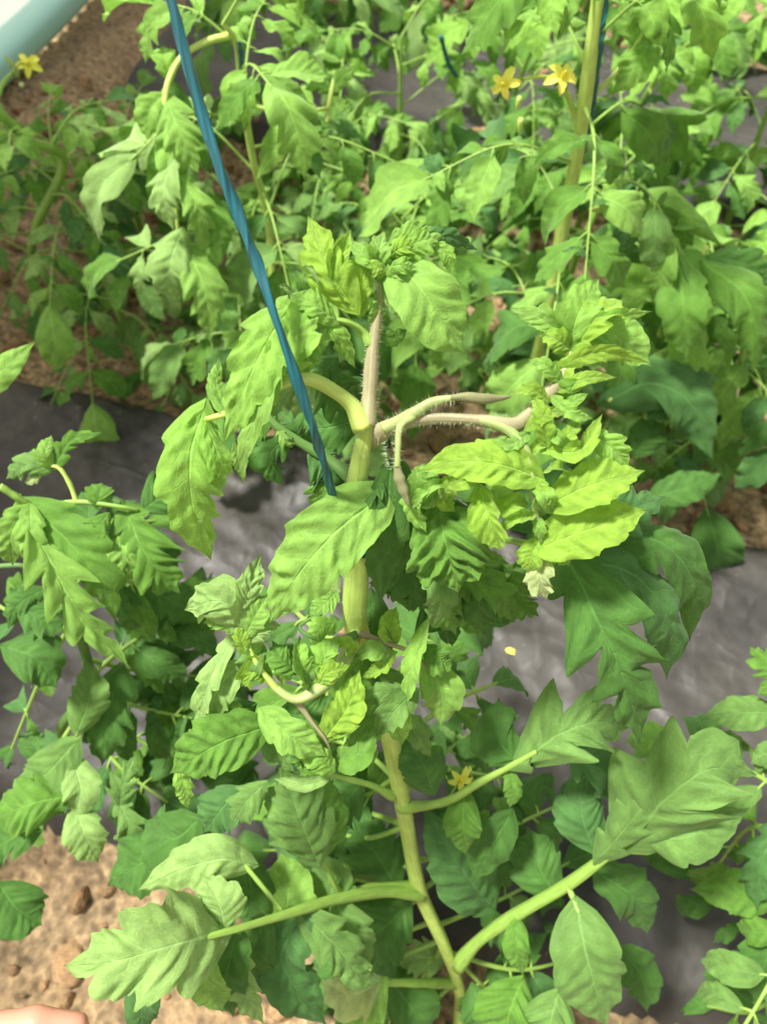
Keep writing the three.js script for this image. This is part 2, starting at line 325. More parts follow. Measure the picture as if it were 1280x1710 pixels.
{
  // fine sheet in view, coarse sheet to the horizon
  const fine = (e0, e1, n0, n1, step, hole) => {
    const ne = Math.round((e1 - e0) / step), nn = Math.round((n1 - n0) / step), pos = [], uv = [], idx = [];
    for (let j = 0; j <= nn; j++) for (let i = 0; i <= ne; i++) {
      const e = e0 + (e1 - e0) * i / ne, n = n0 + (n1 - n0) * j / nn; let y = soilY(e, n);
      for (const b of BEDS) y -= .03 * sst(b[0] + .0, b[0] + .08, n) * (1 - sst(b[1] - .08, b[1], n));
      if (hole) y -= .12;
      const p = rowPt(e, n, y); pos.push(p.x, p.y, p.z); uv.push(e / .9, n / .9);
    }
    for (let j = 0; j < nn; j++) for (let i = 0; i < ne; i++) { const a = j * (ne + 1) + i, b = a + ne + 1; idx.push(a, a + 1, b, a + 1, b + 1, b); }
    const g = new THREE.BufferGeometry(); g.setAttribute('position', new THREE.Float32BufferAttribute(pos, 3)); g.setAttribute('uv', new THREE.Float32BufferAttribute(uv, 2)); g.setIndex(idx); g.computeVertexNormals(); return g;
  };
  top(mesh('', fine(-2.6, 2.4, -1.2, 4.6, .0125), soilMat), 'soil_ground', 'tan crumbly soil of the furrows between the plant beds', 'soil', null, 'structure');
  const far = new THREE.PlaneGeometry(80, 80, 1, 1); far.rotateX(-Math.PI / 2); far.translate(0, -.12, 0);
  far.attributes.uv.array.forEach((v, i, a) => a[i] = v * 80 / .9);
  top(mesh('', far, soilMat), 'outer_ground', 'bare tan ground beyond the plant beds', 'soil', null, 'structure');
  // black film over the beds
  const labels = ['dusty grey plastic mulch film under the tall tomato plant', 'grey plastic mulch film on the bed behind the flowering plants', 'grey plastic mulch film on the farthest plant bed'];
  BEDS.forEach((b, k) => {
    const e0 = -1.28, e1 = 2.4, step = k ? .03 : .014, ne = Math.round((e1 - e0) / step), nn = Math.round((b[1] - b[0] + .04) / step), pos = [], uv = [], idx = [];
    for (let j = 0; j <= nn; j++) for (let i = 0; i <= ne; i++) {
      const e = e0 + (e1 - e0) * i / ne, v = j / nn, n = b[0] - .02 + (b[1] - b[0] + .04) * v;
      const ed = Math.min(v, 1 - v), tuck = -.05 * (1 - sst(0, .09, ed));
      const rg = x => 1 - Math.abs(2 * x);
      const wrk = .012 * fbm(e * 4, n * 4, 2, 3) + 0.022 * Math.max(0, rg(fbm(e * 2.6 + n * 2, n * 5 - e, 8, 2)) - .55) + 0.012 * Math.max(0, rg(fbm(e * 9, n * 15 + e * 4, 5, 2)) - .5) + .003 * fbm(e * 30, n * 30, 9, 2);
      const nn2 = n + .02 * fbm(e * 4, k * 9, 3, 3) * (ed < .2 ? 1 : 0);
      const p = rowPt(e, nn2, groundY(e, n) + .012 + tuck + wrk); pos.push(p.x, p.y, p.z); uv.push(e / .8, n / .8);
    }
    for (let j = 0; j < nn; j++) for (let i = 0; i < ne; i++) { const a = j * (ne + 1) + i, q = a + ne + 1; idx.push(a, a + 1, q, a + 1, q + 1, q); }
    const g = new THREE.BufferGeometry(); g.setAttribute('position', new THREE.Float32BufferAttribute(pos, 3)); g.setAttribute('uv', new THREE.Float32BufferAttribute(uv, 2)); g.setIndex(idx); g.computeVertexNormals();
    top(mesh('', g, filmMat), 'mulch_film', labels[k], 'plastic film', null, 'structure');
  });
  // clods
  const r = rng(77), geos = [];
  const base = new THREE.IcosahedronGeometry(1, 2), n = 5200;
  const q = base.attributes.position; for (let i = 0; i < q.count; i++) { const v = V().fromBufferAttribute(q, i); v.multiplyScalar(1 + .55 * fbm(v.x * 1.4, v.y * 1.4, v.z * 1.4 + 2, 3)); q.setXYZ(i, v.x, v.y * .75, v.z); } base.computeVertexNormals();
  const im = new THREE.InstancedMesh(base, new THREE.MeshStandardMaterial({ map: soilTex, roughness: .97 }), n);
  const m4 = new THREE.Matrix4(), col = new THREE.Color();
  for (let i = 0; i < n; i++) {
    let e, nn; do { e = rr(-1.9, 1.9, r); nn = rr(-.5, 3.6, r); } while (BEDS.some(b => nn > b[0] - .01 && nn < b[1] + .01) && r() > .03);
    const s = .003 + .02 * Math.pow(r(), 2.6), p = rowPt(e, nn, soilY(e, nn) + s * .3 + (BEDS.some(b => nn > b[0] && nn < b[1]) ? .008 : 0));
    m4.compose(p, new THREE.Quaternion().setFromEuler(new THREE.Euler(r() * 6, r() * 6, r() * 6)), V(s * rr(.8, 1.4, r), s * rr(.7, 1.1, r), s)); im.setMatrixAt(i, m4);
    const t = rr(.75, 1.15, r); im.setColorAt(i, col.setRGB(t * 1.08, t * .97, t * .88));
  }
  im.castShadow = im.receiveShadow = true; top(im, 'soil_clods', 'loose crumbs and clods of tan soil between the beds', 'soil', null, 'stuff');
}
// ================================================================ SIDE WALL OF THE GREENHOUSE (top left corner)
{
  const w = new THREE.Group(); const o = rowPt(-1.59, 2.4, 0); w.position.copy(o); w.rotation.y = -Math.atan2(RN.z, RN.x);
  top(w, 'greenhouse_wall', 'white plastic greenhouse wall with a rolled pale teal film edge along its foot', 'greenhouse wall');
  const film = new THREE.PlaneGeometry(9, 2.4, 180, 40); const q = film.attributes.position;
  for (let i = 0; i < q.count; i++) q.setZ(i, .02 * fbm(q.getX(i) * 3, q.getY(i) * 1.2, 4, 3)); film.translate(0, 1.36, -.03); film.computeVertexNormals();
  mesh('wall_film', film, new THREE.MeshPhysicalMaterial({ color: new THREE.Color().setRGB(.88, .9, .89), roughness: 1, transmission: .55, thickness: 0, side: THREE.DoubleSide }), w);
  const pts = []; for (let i = 0; i <= 30; i++) pts.push(V(-4.5 + 9 * i / 30, .19 + .006 * Math.sin(i * 1.7), .03 + .004 * Math.cos(i)));
  mesh('rolled_film_edge', tubeGeo(pts, [.05, .053, .049, .052], { n: 160, k: 28, rib: .05, spin: 9 }), new THREE.MeshPhysicalMaterial({ color: new THREE.Color().setRGB(.46, .82, .71), roughness: .35, clearcoat: .4, clearcoatRoughness: .3 }), w);
}

// ================================================================ THE TALL PLANT IN FRONT
const hero = top(new THREE.Group(), 'tomato_plant', 'tall tomato plant with crinkled yellow-green top tied to a blue twine', 'tomato plant');
const mainStem = [[618, 684, .452, 11], [614, 708, .453, 20], [610, 728, .457, 24], [604, 760, .468, 26], [594, 840, .495, 25], [597, 940, .53, 19], [594, 1030, .56, 18], [612, 1100, .60, 17], [640, 1170, .64, 16], [658, 1260, .69, 13], [678, 1370, .75, 12], [702, 1490, .82, 11], [742, 1580, .88, 11], [768, 1660, .95, 11], [764, 1740, 1.03, 11]];
{
  const pts = px(mainStem), rad = mainStem.map(p => p[3] * p[2] / FPX); pts.push(V(.115, -.03, .01)); rad.push(.012);
  mesh('stem', tubeGeo(pts, rad, { n: 170, k: 18, rib: .09 }), S.main, hero);
}
function leafGroup(stalk, mat, o) { const g = group('leaf', hero); if (stalk) mesh('leaf_stalk', stemPx(stalk, { n: 40, k: 12, slim: .84, rib: .1, ...o }), S[mat], g); return g; }
let g;
// shoot tip, upright
const tipStem = [[612, 712, .452, 15], [618, 650, .45, 12.5], [622, 590, .446, 11.5], [628, 545, .443, 8.5], [634, 490, .438, 7], [642, 440, .434, 5]];
mesh('shoot', stemPx(tipStem, { n: 50 }), S.pink, hero);
hairs(hero, mainStem.slice(0, 11), 2200, .0026, 15); hairs(hero, tipStem, 700, .003, 5);
// leaf arching over to the left, crinkled
g = leafGroup([[608, 716, .452, 15], [590, 680, .447, 14], [560, 655, .44, 13], [515, 634, .428, 12], [472, 640, .42, 10], [430, 668, .424, 8], [385, 688, .436, 6], [345, 700, .45, 5]], 'yellow');
const CR = { wr: 1.0, wave: .65, tooth: .14, lobe: .15, nt: 9, fold: .25, curl: -.4, nu: 46, nh: 9 };
leaflet(g, 'young', [[338, 690, .452], [318, 760, .444], [322, 845, .455], [352, 934, .485]], 56, { ...CR, roll: -8, pt: .6 });
leaflet(g, 'young', [[346, 712, .446], [366, 770, .446], [364, 830, .462]], 30, { ...CR, roll: -40 });
leaflet(g, 'young', [[498, 500, .435], [452, 560, .412], [412, 640, .408], [374, 740, .428]], 70, { ...CR, roll: 12, asym: .8 });
leaflet(g, 'fresh', [[470, 560, .42], [440, 660, .41], [410, 740, .42], [405, 808, .44]], 30, { ...CR, roll: 35 });
leaflet(g, 'young', [[455, 640, .42], [490, 570, .413], [512, 490, .425]], 44, { ...CR, roll: 10, fold: .5 });
leaflet(g, 'fresh', [[378, 690, .44], [362, 650, .442], [366, 598, .448]], 20, { ...CR, roll: 30 });
leaflet(g, 'young', [[300, 735, .458], [288, 725, .456], [276, 728, .458]], 14, CR);
leaflet(g, 'young', [[320, 715, .456], [300, 730, .452], [278, 765, .458]], 24, CR);
leaflet(g, 'pale', [[486, 500, .43], [480, 485, .428], [466, 476, .43]], 14, { ...CR, curl: 1.2 });
leaflet(g, 'fresh', [[392, 745, .44], [400, 775, .446], [408, 808, .455]], 12, CR);
leaflet(g, 'fresh', [[500, 560, .43], [520, 590, .425], [498, 630, .43]], 20, { ...CR, fold: .6 });
// tuft left of the tip
g = leafGroup([[619, 575, .446, 8], [605, 553, .443, 7], [575, 537, .435, 6], [540, 533, .43, 5]], 'green');
leaflet(g, 'bright', [[590, 512, .432], [548, 450, .424], [514, 360, .43]], 44, { ...CR, roll: -15 });
leaflet(g, 'bright', [[588, 510, .436], [560, 440, .426], [585, 384, .43]], 36, { ...CR, roll: 20, curl: .6 });
leaflet(g, 'bright', [[602, 520, .44], [606, 455, .43], [612, 400, .43]], 32, { ...CR, curl: .7 });
leaflet(g, 'young', [[560, 535, .43], [520, 505, .42], [480, 492, .428]], 30, { ...CR, roll: 25 });
leaflet(g, 'young', [[512, 562, .432], [556, 556, .43], [594, 616, .448]], 26, { ...CR, tooth: .22, fold: -.2 });
leaflet(g, 'fresh', [[545, 540, .43], [525, 555, .425], [500, 600, .435]], 24, CR);
leaflet(g, 'pale', [[530, 470, .42], [520, 452, .42], [502, 447, .425]], 10, { ...CR, curl: 1 });
// crown of the tip with one broad smooth leaflet
g = leafGroup([[628, 548, .443, 6], [634, 510, .44, 6], [640, 470, .434, 5], [652, 440, .43, 5]], 'green');
leaflet(g, 'fresh', [[655, 432, .43], [700, 480, .42], [742, 540, .425], [773, 590, .438]], 60, { wr: .7, wave: .3, lobe: .02, tooth: .05, nt: 9, fold: .12, curl: -.35, nu: 46, nh: 9, roll: -14, pk: .5, pt: .62 });
leaflet(g, 'pale', [[648, 445, .432], [655, 490, .43], [672, 540, .436]], 26, { wr: .6, lobe: .05, tooth: .03, fold: .1, roll: 30, nu: 30 });
leaflet(g, 'young', [[642, 445, .43], [612, 430, .42], [590, 402, .428]], 24, { ...CR, curl: .4 });
leaflet(g, 'fresh', [[640, 470, .432], [632, 425, .422], [640, 385, .428]], 26, { ...CR, fold: .4 });
leaflet(g, 'young', [[640, 480, .432], [662, 458, .422], [688, 470, .428]], 20, CR);
leaflet(g, 'bright', [[645, 432, .43], [672, 412, .42], [702, 405, .425]], 28, { ...CR, curl: -.9 });
leaflet(g, 'young', [[655, 425, .43], [695, 405, .422], [742, 392, .43]], 30, { ...CR, curl: -.6 });
leaflet(g, 'bright', [[650, 450, .428], [630, 448, .42], [610, 462, .425]], 20, { ...CR, curl: -.9 });
leaflet(g, 'young', [[650, 446, .424], [668, 442, .416], [696, 446, .42]], 22, { ...CR, curl: -1.1 });
leaflet(g, 'teal', [[700, 400, .43], [745, 395, .432], [798, 418, .445]], 18, { ...CR, roll: 20 });
leaflet(g, 'fresh', [[650, 415, .43], [680, 392, .425], [726, 378, .43]], 22, CR);
leaflet(g, 'young', [[720, 405, .43], [745, 425, .43], [752, 460, .436]], 16, CR);
leaflet(g, 'fresh', [[640, 480, .44], [630, 520, .438], [612, 545, .442]], 18, { ...CR, roll: -40 });
leaflet(g, 'mid', [[636, 560, .447], [655, 565, .45], [680, 550, .455]], 16, { lobe: .05, roll: 20 });
// side shoot to the right: fused stalk, withered buds, pale young leaves
const branch = [[606, 742, .474, 14], [632, 722, .456, 17], [655, 710, .449, 14], [700, 700, .444, 10], [750, 698, .442, 9], [810, 702, .44, 10], [862, 708, .44, 13], [900, 672, .442, 12], [930, 640, .443, 12], [948, 608, .445, 9], [955, 575, .447, 5]];
mesh('side_shoot', stemPx(branch, { n: 80, k: 14, rib: .1 }), S.pink, hero);
hairs(hero, branch, 900, .0032, 6);
const br2 = [[800, 700, .44, 9], [845, 716, .438, 10], [872, 745, .438, 9], [884, 780, .44, 7], [890, 830, .444, 5], [898, 880, .45, 5], [910, 940, .458, 4]];
mesh('side_shoot', stemPx(br2, { n: 60 }), S.pale, hero);
const tr1 = [[640, 716, .447, 10], [690, 690, .44, 11], [720, 672, .437, 9], [760, 664, .434, 6], [790, 664, .433, 4]];
mesh('flower_stalk', stemPx(tr1, { n: 40 }), S.pale, hero); hairs(hero, tr1, 300, .0036, 7);
mesh('flower_bud', stemPx([[752, 664, .433, 4], [775, 662, .432, 8], [805, 665, .432, 9], [838, 664, .434, 6], [852, 662, .435, 1.5]], { n: 24, rib: .14 }), S.wither, hero);
const tr2 = [[690, 694, .44, 8], [668, 712, .436, 6], [664, 750, .436, 5], [663, 780, .438, 5]];
mesh('flower_stalk', stemPx(tr2, { n: 30 }), S.pale, hero); hairs(hero, tr2, 140, .0034, 8);
mesh('flower_bud', stemPx([[662, 772, .438, 4], [666, 795, .44, 9], [674, 820, .443, 8], [682, 845, .446, 2]], { n: 24, rib: .14 }), S.wither, hero);
hairs(hero, [[648, 735, .447, 6], [652, 760, .445, 8], [655, 785, .447, 3]], 160, .0035, 9);
g = leafGroup(null);
const YR = { wr: .85, wave: .65, tooth: .12, lobe: .14, nt: 8, fold: .35, curl: -.3, nu: 36, nh: 7 };
leaflet(g, 'young', [[950, 590, .445], [962, 530, .436], [1000, 464, .445]], 40, { ...YR, roll: 15 });
leaflet(g, 'bright', [[955, 580, .444], [990, 530, .436], [1040, 500, .442]], 46, { ...YR, roll: -25 });
leaflet(g, 'fresh', [[950, 575, .445], [905, 532, .436], [848, 514, .44]], 26, { ...YR, roll: -10 });
leaflet(g, 'bright', [[952, 585, .444], [925, 565, .436], [898, 560, .44]], 24, YR);
leaflet(g, 'young', [[962, 560, .442], [1015, 535, .434], [1088, 520, .44]], 20, { ...YR, roll: 25 });
leaflet(g, 'fresh', [[965, 560, .45], [1025, 560, .452], [1086, 612, .458]], 46, { ...YR, roll: -10, lobe: .05 });
leaflet(g, 'bright', [[940, 608, .44], [1000, 588, .434], [1084, 606, .44]], 20, { ...YR, roll: 35 });
leaflet(g, 'bright', [[936, 650, .44], [975, 632, .436], [1030, 630, .44]], 13, { ...YR, lobe: 0 });
leaflet(g, 'young', [[938, 690, .44], [955, 672, .438], [984, 656, .44]], 11, { ...YR, lobe: 0 });
leaflet(g, 'bright', [[912, 742, .438], [906, 700, .43], [888, 656, .434]], 20, { ...YR, fold: .6 });
leaflet(g, 'bright', [[908, 750, .44], [965, 752, .434], [1006, 690, .438]], 27, { ...YR, curl: .5 });
leaflet(g, 'young', [[988, 728, .445], [1018, 745, .444], [1050, 780, .45]], 28, YR);
leaflet(g, 'bright', [[925, 740, .44], [945, 728, .436], [968, 700, .438]], 16, YR);
leaflet(g, 'pale', [[945, 600, .45], [1000, 585, .455], [1040, 560, .46]], 30, YR);
leaflet(g, 'bright', [[893, 795, .44], [830, 775, .43], [760, 770, .432], [697, 787, .44]], 42, { ...YR, wr: 1.5, lobe: .04, roll: 8, nu: 44 });
leaflet(g, 'bright', [[918, 842, .446], [985, 810, .438], [1076, 786, .445]], 44, { ...YR, lobe: .08, roll: -12, nu: 40 });
leaflet(g, 'bright', [[900, 915, .452], [980, 885, .444], [1080, 852, .45]], 50, { ...YR, wr: 1.3, lobe: .04, roll: -8, nu: 40 });
leaflet(g, 'bright', [[800, 815, .445], [818, 870, .44], [836, 918, .448]], 44, { ...YR, roll: 20, curl: .5 });
leaflet(g, 'bright', [[890, 860, .445], [860, 868, .44], [828, 890, .444]], 20, { ...YR, curl: .7 });
leaflet(g, 'bright', [[900, 900, .453], [885, 930, .452], [880, 955, .456]], 26, YR);
leaflet(g, 'cream', [[908, 930, .458], [900, 965, .456], [912, 1000, .464]], 26, { ...YR, wave: 1.4 });
leaflet(g, 'bright', [[895, 800, .44], [910, 830, .436], [905, 850, .44]], 14, YR);
leaflet(g, 'young', [[905, 905, .455], [935, 925, .456], [950, 945, .46]], 22, YR);
leaflet(g, 'young', [[700, 800, .45], [690, 850, .455], [712, 890, .46]], 26, { ...YR, roll: 30 });
leaflet(g, 'fresh', [[735, 810, .45], [715, 835, .45], [700, 850, .452]], 18, YR);
leaflet(g, 'bright', [[760, 805, .45], [740, 830, .45], [760, 855, .455]], 20, YR);
{
  const r = rng(88), c = new THREE.CatmullRomCurve3(px(branch.slice(5)), false, 'centripetal');
  const tiny = (cx, cy, dd, len, n, mats) => { for (let i = 0; i < n; i++) {
    const a = r() * 6.283, L = len * rr(.6, 1.25, r), x = cx + rr(-12, 12, r), y = cy + rr(-12, 12, r), k = rr(-.006, .012, r);
    leaflet(g, mats[Math.floor(r() * mats.length)], [[x, y, dd], [x + Math.cos(a) * L * .5, y + Math.sin(a) * L * .5 - 5, dd - .008 - k], [x + Math.cos(a) * L, y + Math.sin(a) * L + 5, dd - k * .3]], L * rr(.26, .38, r), { wr: .8, wave: .7, lobe: rr(.0, .25, r), fold: rr(.1, .5, r), curl: rr(-.6, .5, r), roll: rr(-35, 35, r), nu: 22, nh: 5 });
  } };
  for (const [x, y, n] of [[925, 655, 2], [905, 735, 2], [895, 800, 2], [905, 860, 2], [725, 820, 3], [690, 840, 2], [830, 850, 2]]) tiny(x, y, .45, 64, n, ['bright', 'young', 'fresh']);
  for (const [x, y, n] of [[470, 1090, 1], [520, 1100, 1], [430, 1080, 1]]) tiny(x, y, .53, 70, n, ['young', 'fresh', 'midb']);
  for (const [x, y, n] of [[480, 1250, 2], [560, 1280, 2], [420, 1210, 2], [660, 1080, 2], [690, 1150, 2], [720, 960, 3], [800, 980, 3], [780, 880, 2], [850, 960, 3], [690, 1000, 2]]) tiny(x, y, .55, 84, n, ['mid', 'midb', 'fresh']);
}
for (const [m, p3, w] of [['bright', [[915, 668, .438], [885, 650, .43], [850, 655, .434]], 15], ['young', [[935, 640, .44], [910, 610, .432], [880, 600, .438]], 16], ['young', [[925, 665, .438], [955, 690, .432], [990, 700, .437]], 15], ['bright', [[880, 715, .436], [915, 690, .428], [948, 690, .434]], 15], ['fresh', [[880, 725, .438], [850, 742, .432], [820, 738, .436]], 14]]) leaflet(g, m, p3, w, YR);
for (const [m, p3, w] of [['mid', [[615, 1090, .56], [600, 1140, .55], [612, 1200, .57]], 26], ['midb', [[640, 1120, .57], [665, 1150, .565], [650, 1215, .58]], 26], ['fresh', [[600, 1100, .555], [565, 1140, .55], [560, 1190, .56]], 22], ['mid', [[630, 1180, .60], [610, 1230, .595], [622, 1290, .62]], 30], ['midb', [[650, 1200, .62], [690, 1220, .61], [720, 1265, .63]], 26], ['mid', [[780, 960, .52], [830, 990, .51], [860, 1040, .53]], 34], ['midb', [[720, 930, .51], [735, 990, .50], [720, 1050, .53]], 32]]) leaflet(g, m, p3, w, { lobe: .2, fold: .35 });
// broad leaves below the side shoot
g = leafGroup([[640, 905, .52, 8], [700, 900, .52, 8], [760, 905, .51, 7], [830, 900, .51, 7], [900, 915, .51, 7], [945, 940, .51, 6], [985, 1010, .51, 5]], 'green');
leaflet(g, 'mid', [[735, 835, .47], [742, 900, .46], [765, 990, .475]], 78, { wr: 2.3, wave: 1, fold: .4, curl: -.7, lobe: .05, tooth: .08, nu: 56, nh: 10, roll: 12 });
leaflet(g, 'mid', [[750, 840, .468], [790, 915, .462], [850, 942, .475]], 28, { wr: .8, fold: .7, lobe: .05, roll: 30 });
leaflet(g, 'teal', [[850, 870, .49], [930, 820, .48], [1000, 800, .49]], 64, { wr: .6, lobe: .05, roll: -10 });
leaflet(g, 'teal', [[960, 860, .50], [1040, 850, .50], [1110, 830, .52]], 52, { wr: .6, lobe: .2 });
leaflet(g, 'mature', [[945, 925, .50], [990, 1020, .485], [1035, 1120, .49], [1068, 1242, .53]], 92, { wr: .9, wave: .7, seed: 5032, lobe: .40, nl: 3.8, tooth: .08, fold: .16, curl: -.55, nu: 56, nh: 9, roll: 4 });
leaflet(g, 'teal', [[950, 935, .515], [1050, 955, .51], [1118, 1040, .53], [1112, 1135, .575]], 74, { wr: .6, wave: .5, lobe: .25, nl: 3, fold: .1, curl: -.6, nu: 46, nh: 8, roll: -22 });
leaflet(g, 'mature', [[985, 895, .53], [1090, 900, .52], [1158, 970, .545], [1150, 1070, .60]], 62, { wr: .6, wave: .5, lobe: .25, nl: 3, fold: .15, curl: -.5, nu: 46, nh: 8, roll: -20 });
leaflet(g, 'mature', [[830, 950, .52], [800, 1000, .53], [810, 1060, .55]], 52, { roll: 20 });
leaflet(g, 'mid', [[860, 960, .52], [870, 1000, .53], [900, 1030, .54]], 36, { lobe: .3 });
leaflet(g, 'mature', [[700, 900, .52], [690, 960, .525], [720, 1020, .54]], 52, { roll: -20 });
leaflet(g, 'mid', [[770, 960, .53], [745, 1010, .54], [760, 1060, .56]], 44, {});
// leaf to the left of the stem, finely veined, and dark leaves in its shade
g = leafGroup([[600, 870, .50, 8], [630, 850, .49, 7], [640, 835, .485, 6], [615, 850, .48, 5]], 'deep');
leaflet(g, 'fresh', [[640, 828, .475], [570, 880, .46], [505, 950, .465], [450, 1040, .49]], 66, { wr: 1.2, wave: .5, lobe: .05, tooth: .09, fold: .12, curl: -.25, nu: 60, nh: 9, roll: -6, pk: .4, pt: .55 });
leaflet(g, 'mature', [[640, 800, .478], [612, 825, .472], [580, 850, .478]], 30, { wr: 1.2, roll: 30 });
leaflet(g, 'mature', [[650, 790, .474], [644, 890, .48], [636, 1010, .51]], 44, { wr: .4, lobe: .12, fold: .35, roll: -20 });
leaflet(g, 'mature', [[632, 820, .472], [602, 870, .476], [584, 930, .50]], 30, { wr: .5, lobe: .1, fold: .3, roll: 15 });
leaflet(g, 'mature', [[660, 780, .485], [655, 880, .495], [648, 1000, .53]], 42, { wr: .4, lobe: .05, fold: .3, roll: 10 });
leaflet(g, 'mature', [[620, 900, .54], [600, 930, .55], [590, 960, .56]], 40, { roll: 20 });
leaflet(g, 'mature', [[540, 620, .47], [560, 650, .475], [590, 665, .49]], 56, { lobe: .2 });
leaflet(g, 'mature', [[560, 600, .475], [540, 620, .47], [520, 655, .475]], 40, { lobe: .2 });
leaflet(g, 'mature', [[600, 700, .50], [540, 715, .505], [480, 705, .515]], 54, { lobe: .2 });
// darker stalk curving behind the arching leaf
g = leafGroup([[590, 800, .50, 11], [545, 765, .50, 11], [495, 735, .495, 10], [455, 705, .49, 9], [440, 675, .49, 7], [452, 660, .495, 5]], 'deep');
leaflet(g, 'mature', [[480, 730, .495], [450, 760, .49], [470, 812, .50]], 34, { wr: 1, lobe: .3 });
leaflet(g, 'teal', [[520, 750, .50], [545, 790, .50], [530, 830, .51]], 40, { wr: .8, lobe: .25 });
leaflet(g, 'mid', [[555, 770, .505], [540, 820, .505], [520, 868, .52]], 34, { wr: .8, lobe: .2 });
leaflet(g, 'mid', [[455, 700, .49], [430, 725, .49], [425, 745, .50]], 18, { lobe: .3 });
leaflet(g, 'mature', [[500, 735, .50], [490, 710, .495], [460, 690, .50]], 24, { lobe: .3 });
leaflet(g, 'fresh', [[465, 715, .49], [475, 735, .488], [500, 740, .495]], 14, { wr: 1 });
// crumpled truss leaf in the middle
const curlBranch = [[598, 1040, .572, 8], [590, 1072, .552, 12], [570, 1110, .535, 12], [535, 1148, .52, 13], [495, 1168, .515, 10], [462, 1150, .515, 7], [440, 1120, .52, 5]];
mesh('side_shoot', stemPx(curlBranch, { n: 50 }), S.pale, hero);
g = leafGroup([[594, 1060, .545, 6], [560, 1070, .535, 5], [525, 1066, .53, 4], [500, 1048, .53, 4], [545, 1020, .54, 3]], 'deep');
leaflet(g, 'bright', [[590, 1090, .535], [575, 1075, .525], [548, 1072, .525]], 26, { ...CR, curl: .8 });
leaflet(g, 'young', [[520, 1150, .52], [500, 1110, .51], [500, 1060, .515]], 34, { ...CR, curl: .7, roll: 20 });
leaflet(g, 'bright', [[450, 1130, .52], [425, 1120, .512], [408, 1148, .515]], 32, { ...CR, curl: .6 });
leaflet(g, 'young', [[545, 1140, .525], [540, 1100, .515], [565, 1060, .52]], 30, CR);
leaflet(g, 'young', [[440, 1110, .52], [425, 1070, .51], [440, 1030, .515]], 26, { ...CR, roll: 40 });
leaflet(g, 'mid', [[500, 1120, .52], [470, 1100, .512], [455, 1070, .516]], 26, CR);
leaflet(g, 'young', [[560, 1040, .54], [535, 1050, .53], [520, 1080, .53]], 22, CR);
leaflet(g, 'bright', [[530, 1150, .52], [545, 1125, .512], [585, 1110, .52]], 22, CR);
leaflet(g, 'fresh', [[560, 990, .55], [540, 1010, .54], [515, 1030, .54]], 22, CR);
leaflet(g, 'cream', [[560, 960, .56], [552, 985, .556], [545, 1010, .56]], 18, { lobe: .05 });
// silvery leaf pointing left
g = leafGroup([[462, 1150, .515, 5], [430, 1110, .51, 5], [405, 1050, .505, 4], [398, 1010, .50, 4]], 'yellow');
leaflet(g, 'pale', [[415, 1050, .503], [372, 1005, .49], [308, 1018, .505]], 46, { ...YR, wr: 1.1, roll: -12 });
leaflet(g, 'pale', [[405, 1045, .503], [415, 985, .49], [436, 922, .50]], 30, { ...YR, wr: 1.4, roll: 30 });
leaflet(g, 'fresh', [[400, 1050, .504], [372, 1035, .50], [340, 1040, .505]], 24, YR);
leaflet(g, 'fresh', [[410, 1060, .502], [430, 1020, .495], [450, 990, .50]], 26, YR);
leaflet(g, 'pale', [[415, 1070, .505], [440, 1045, .50], [470, 1045, .505]], 22, YR);
leaflet(g, 'bright', [[410, 1090, .506], [400, 1060, .50], [398, 1040, .50]], 16, YR);
// leaves under it, turned edge-on
g = leafGroup([[495, 1168, .52, 6], [520, 1205, .525, 5], [545, 1240, .53, 4], [552, 1270, .535, 4]], 'pink');
leaflet(g, 'pale', [[395, 1060, .53], [352, 1130, .525], [322, 1250, .54]], 26, { ...YR, lobe: .3, roll: 25 });
leaflet(g, 'pale', [[398, 1110, .535], [365, 1150, .53], [348, 1210, .54]], 34, { ...YR, lobe: .1, roll: -10 });
leaflet(g, 'mid', [[440, 1215, .53], [370, 1240, .515], [282, 1292, .525]], 54, { wr: 1.4, wave: .5, lobe: .05, fold: .25, curl: -.4, nu: 48, nh: 8, roll: -15 });
leaflet(g, 'young', [[300, 1280, .535], [306, 1310, .535], [314, 1352, .545]], 18, CR);
leaflet(g, 'fresh', [[440, 1190, .52], [480, 1225, .512], [545, 1262, .522]], 34, { ...YR, lobe: .1, roll: 10 });
leaflet(g, 'bright', [[545, 1230, .53], [580, 1180, .52], [600, 1118, .53]], 34, { ...YR, wr: 1.5, lobe: .08, roll: 15 });
leaflet(g, 'young', [[555, 1285, .53], [530, 1268, .522], [500, 1270, .528]], 24, { ...YR, lobe: .05 });
leaflet(g, 'mid', [[550, 1265, .54], [590, 1262, .535], [628, 1218, .54]], 30, { lobe: .1, roll: -15 });
leaflet(g, 'mature', [[470, 1190, .545], [520, 1195, .545], [570, 1170, .55]], 44, { lobe: .1 });
leaflet(g, 'pale', [[545, 1300, .54], [510, 1310, .535], [455, 1300, .54]], 18, { lobe: .05, curl: .6 });
leaflet(g, 'teal', [[420, 1180, .56], [390, 1200, .56], [370, 1260, .575]], 50, {});
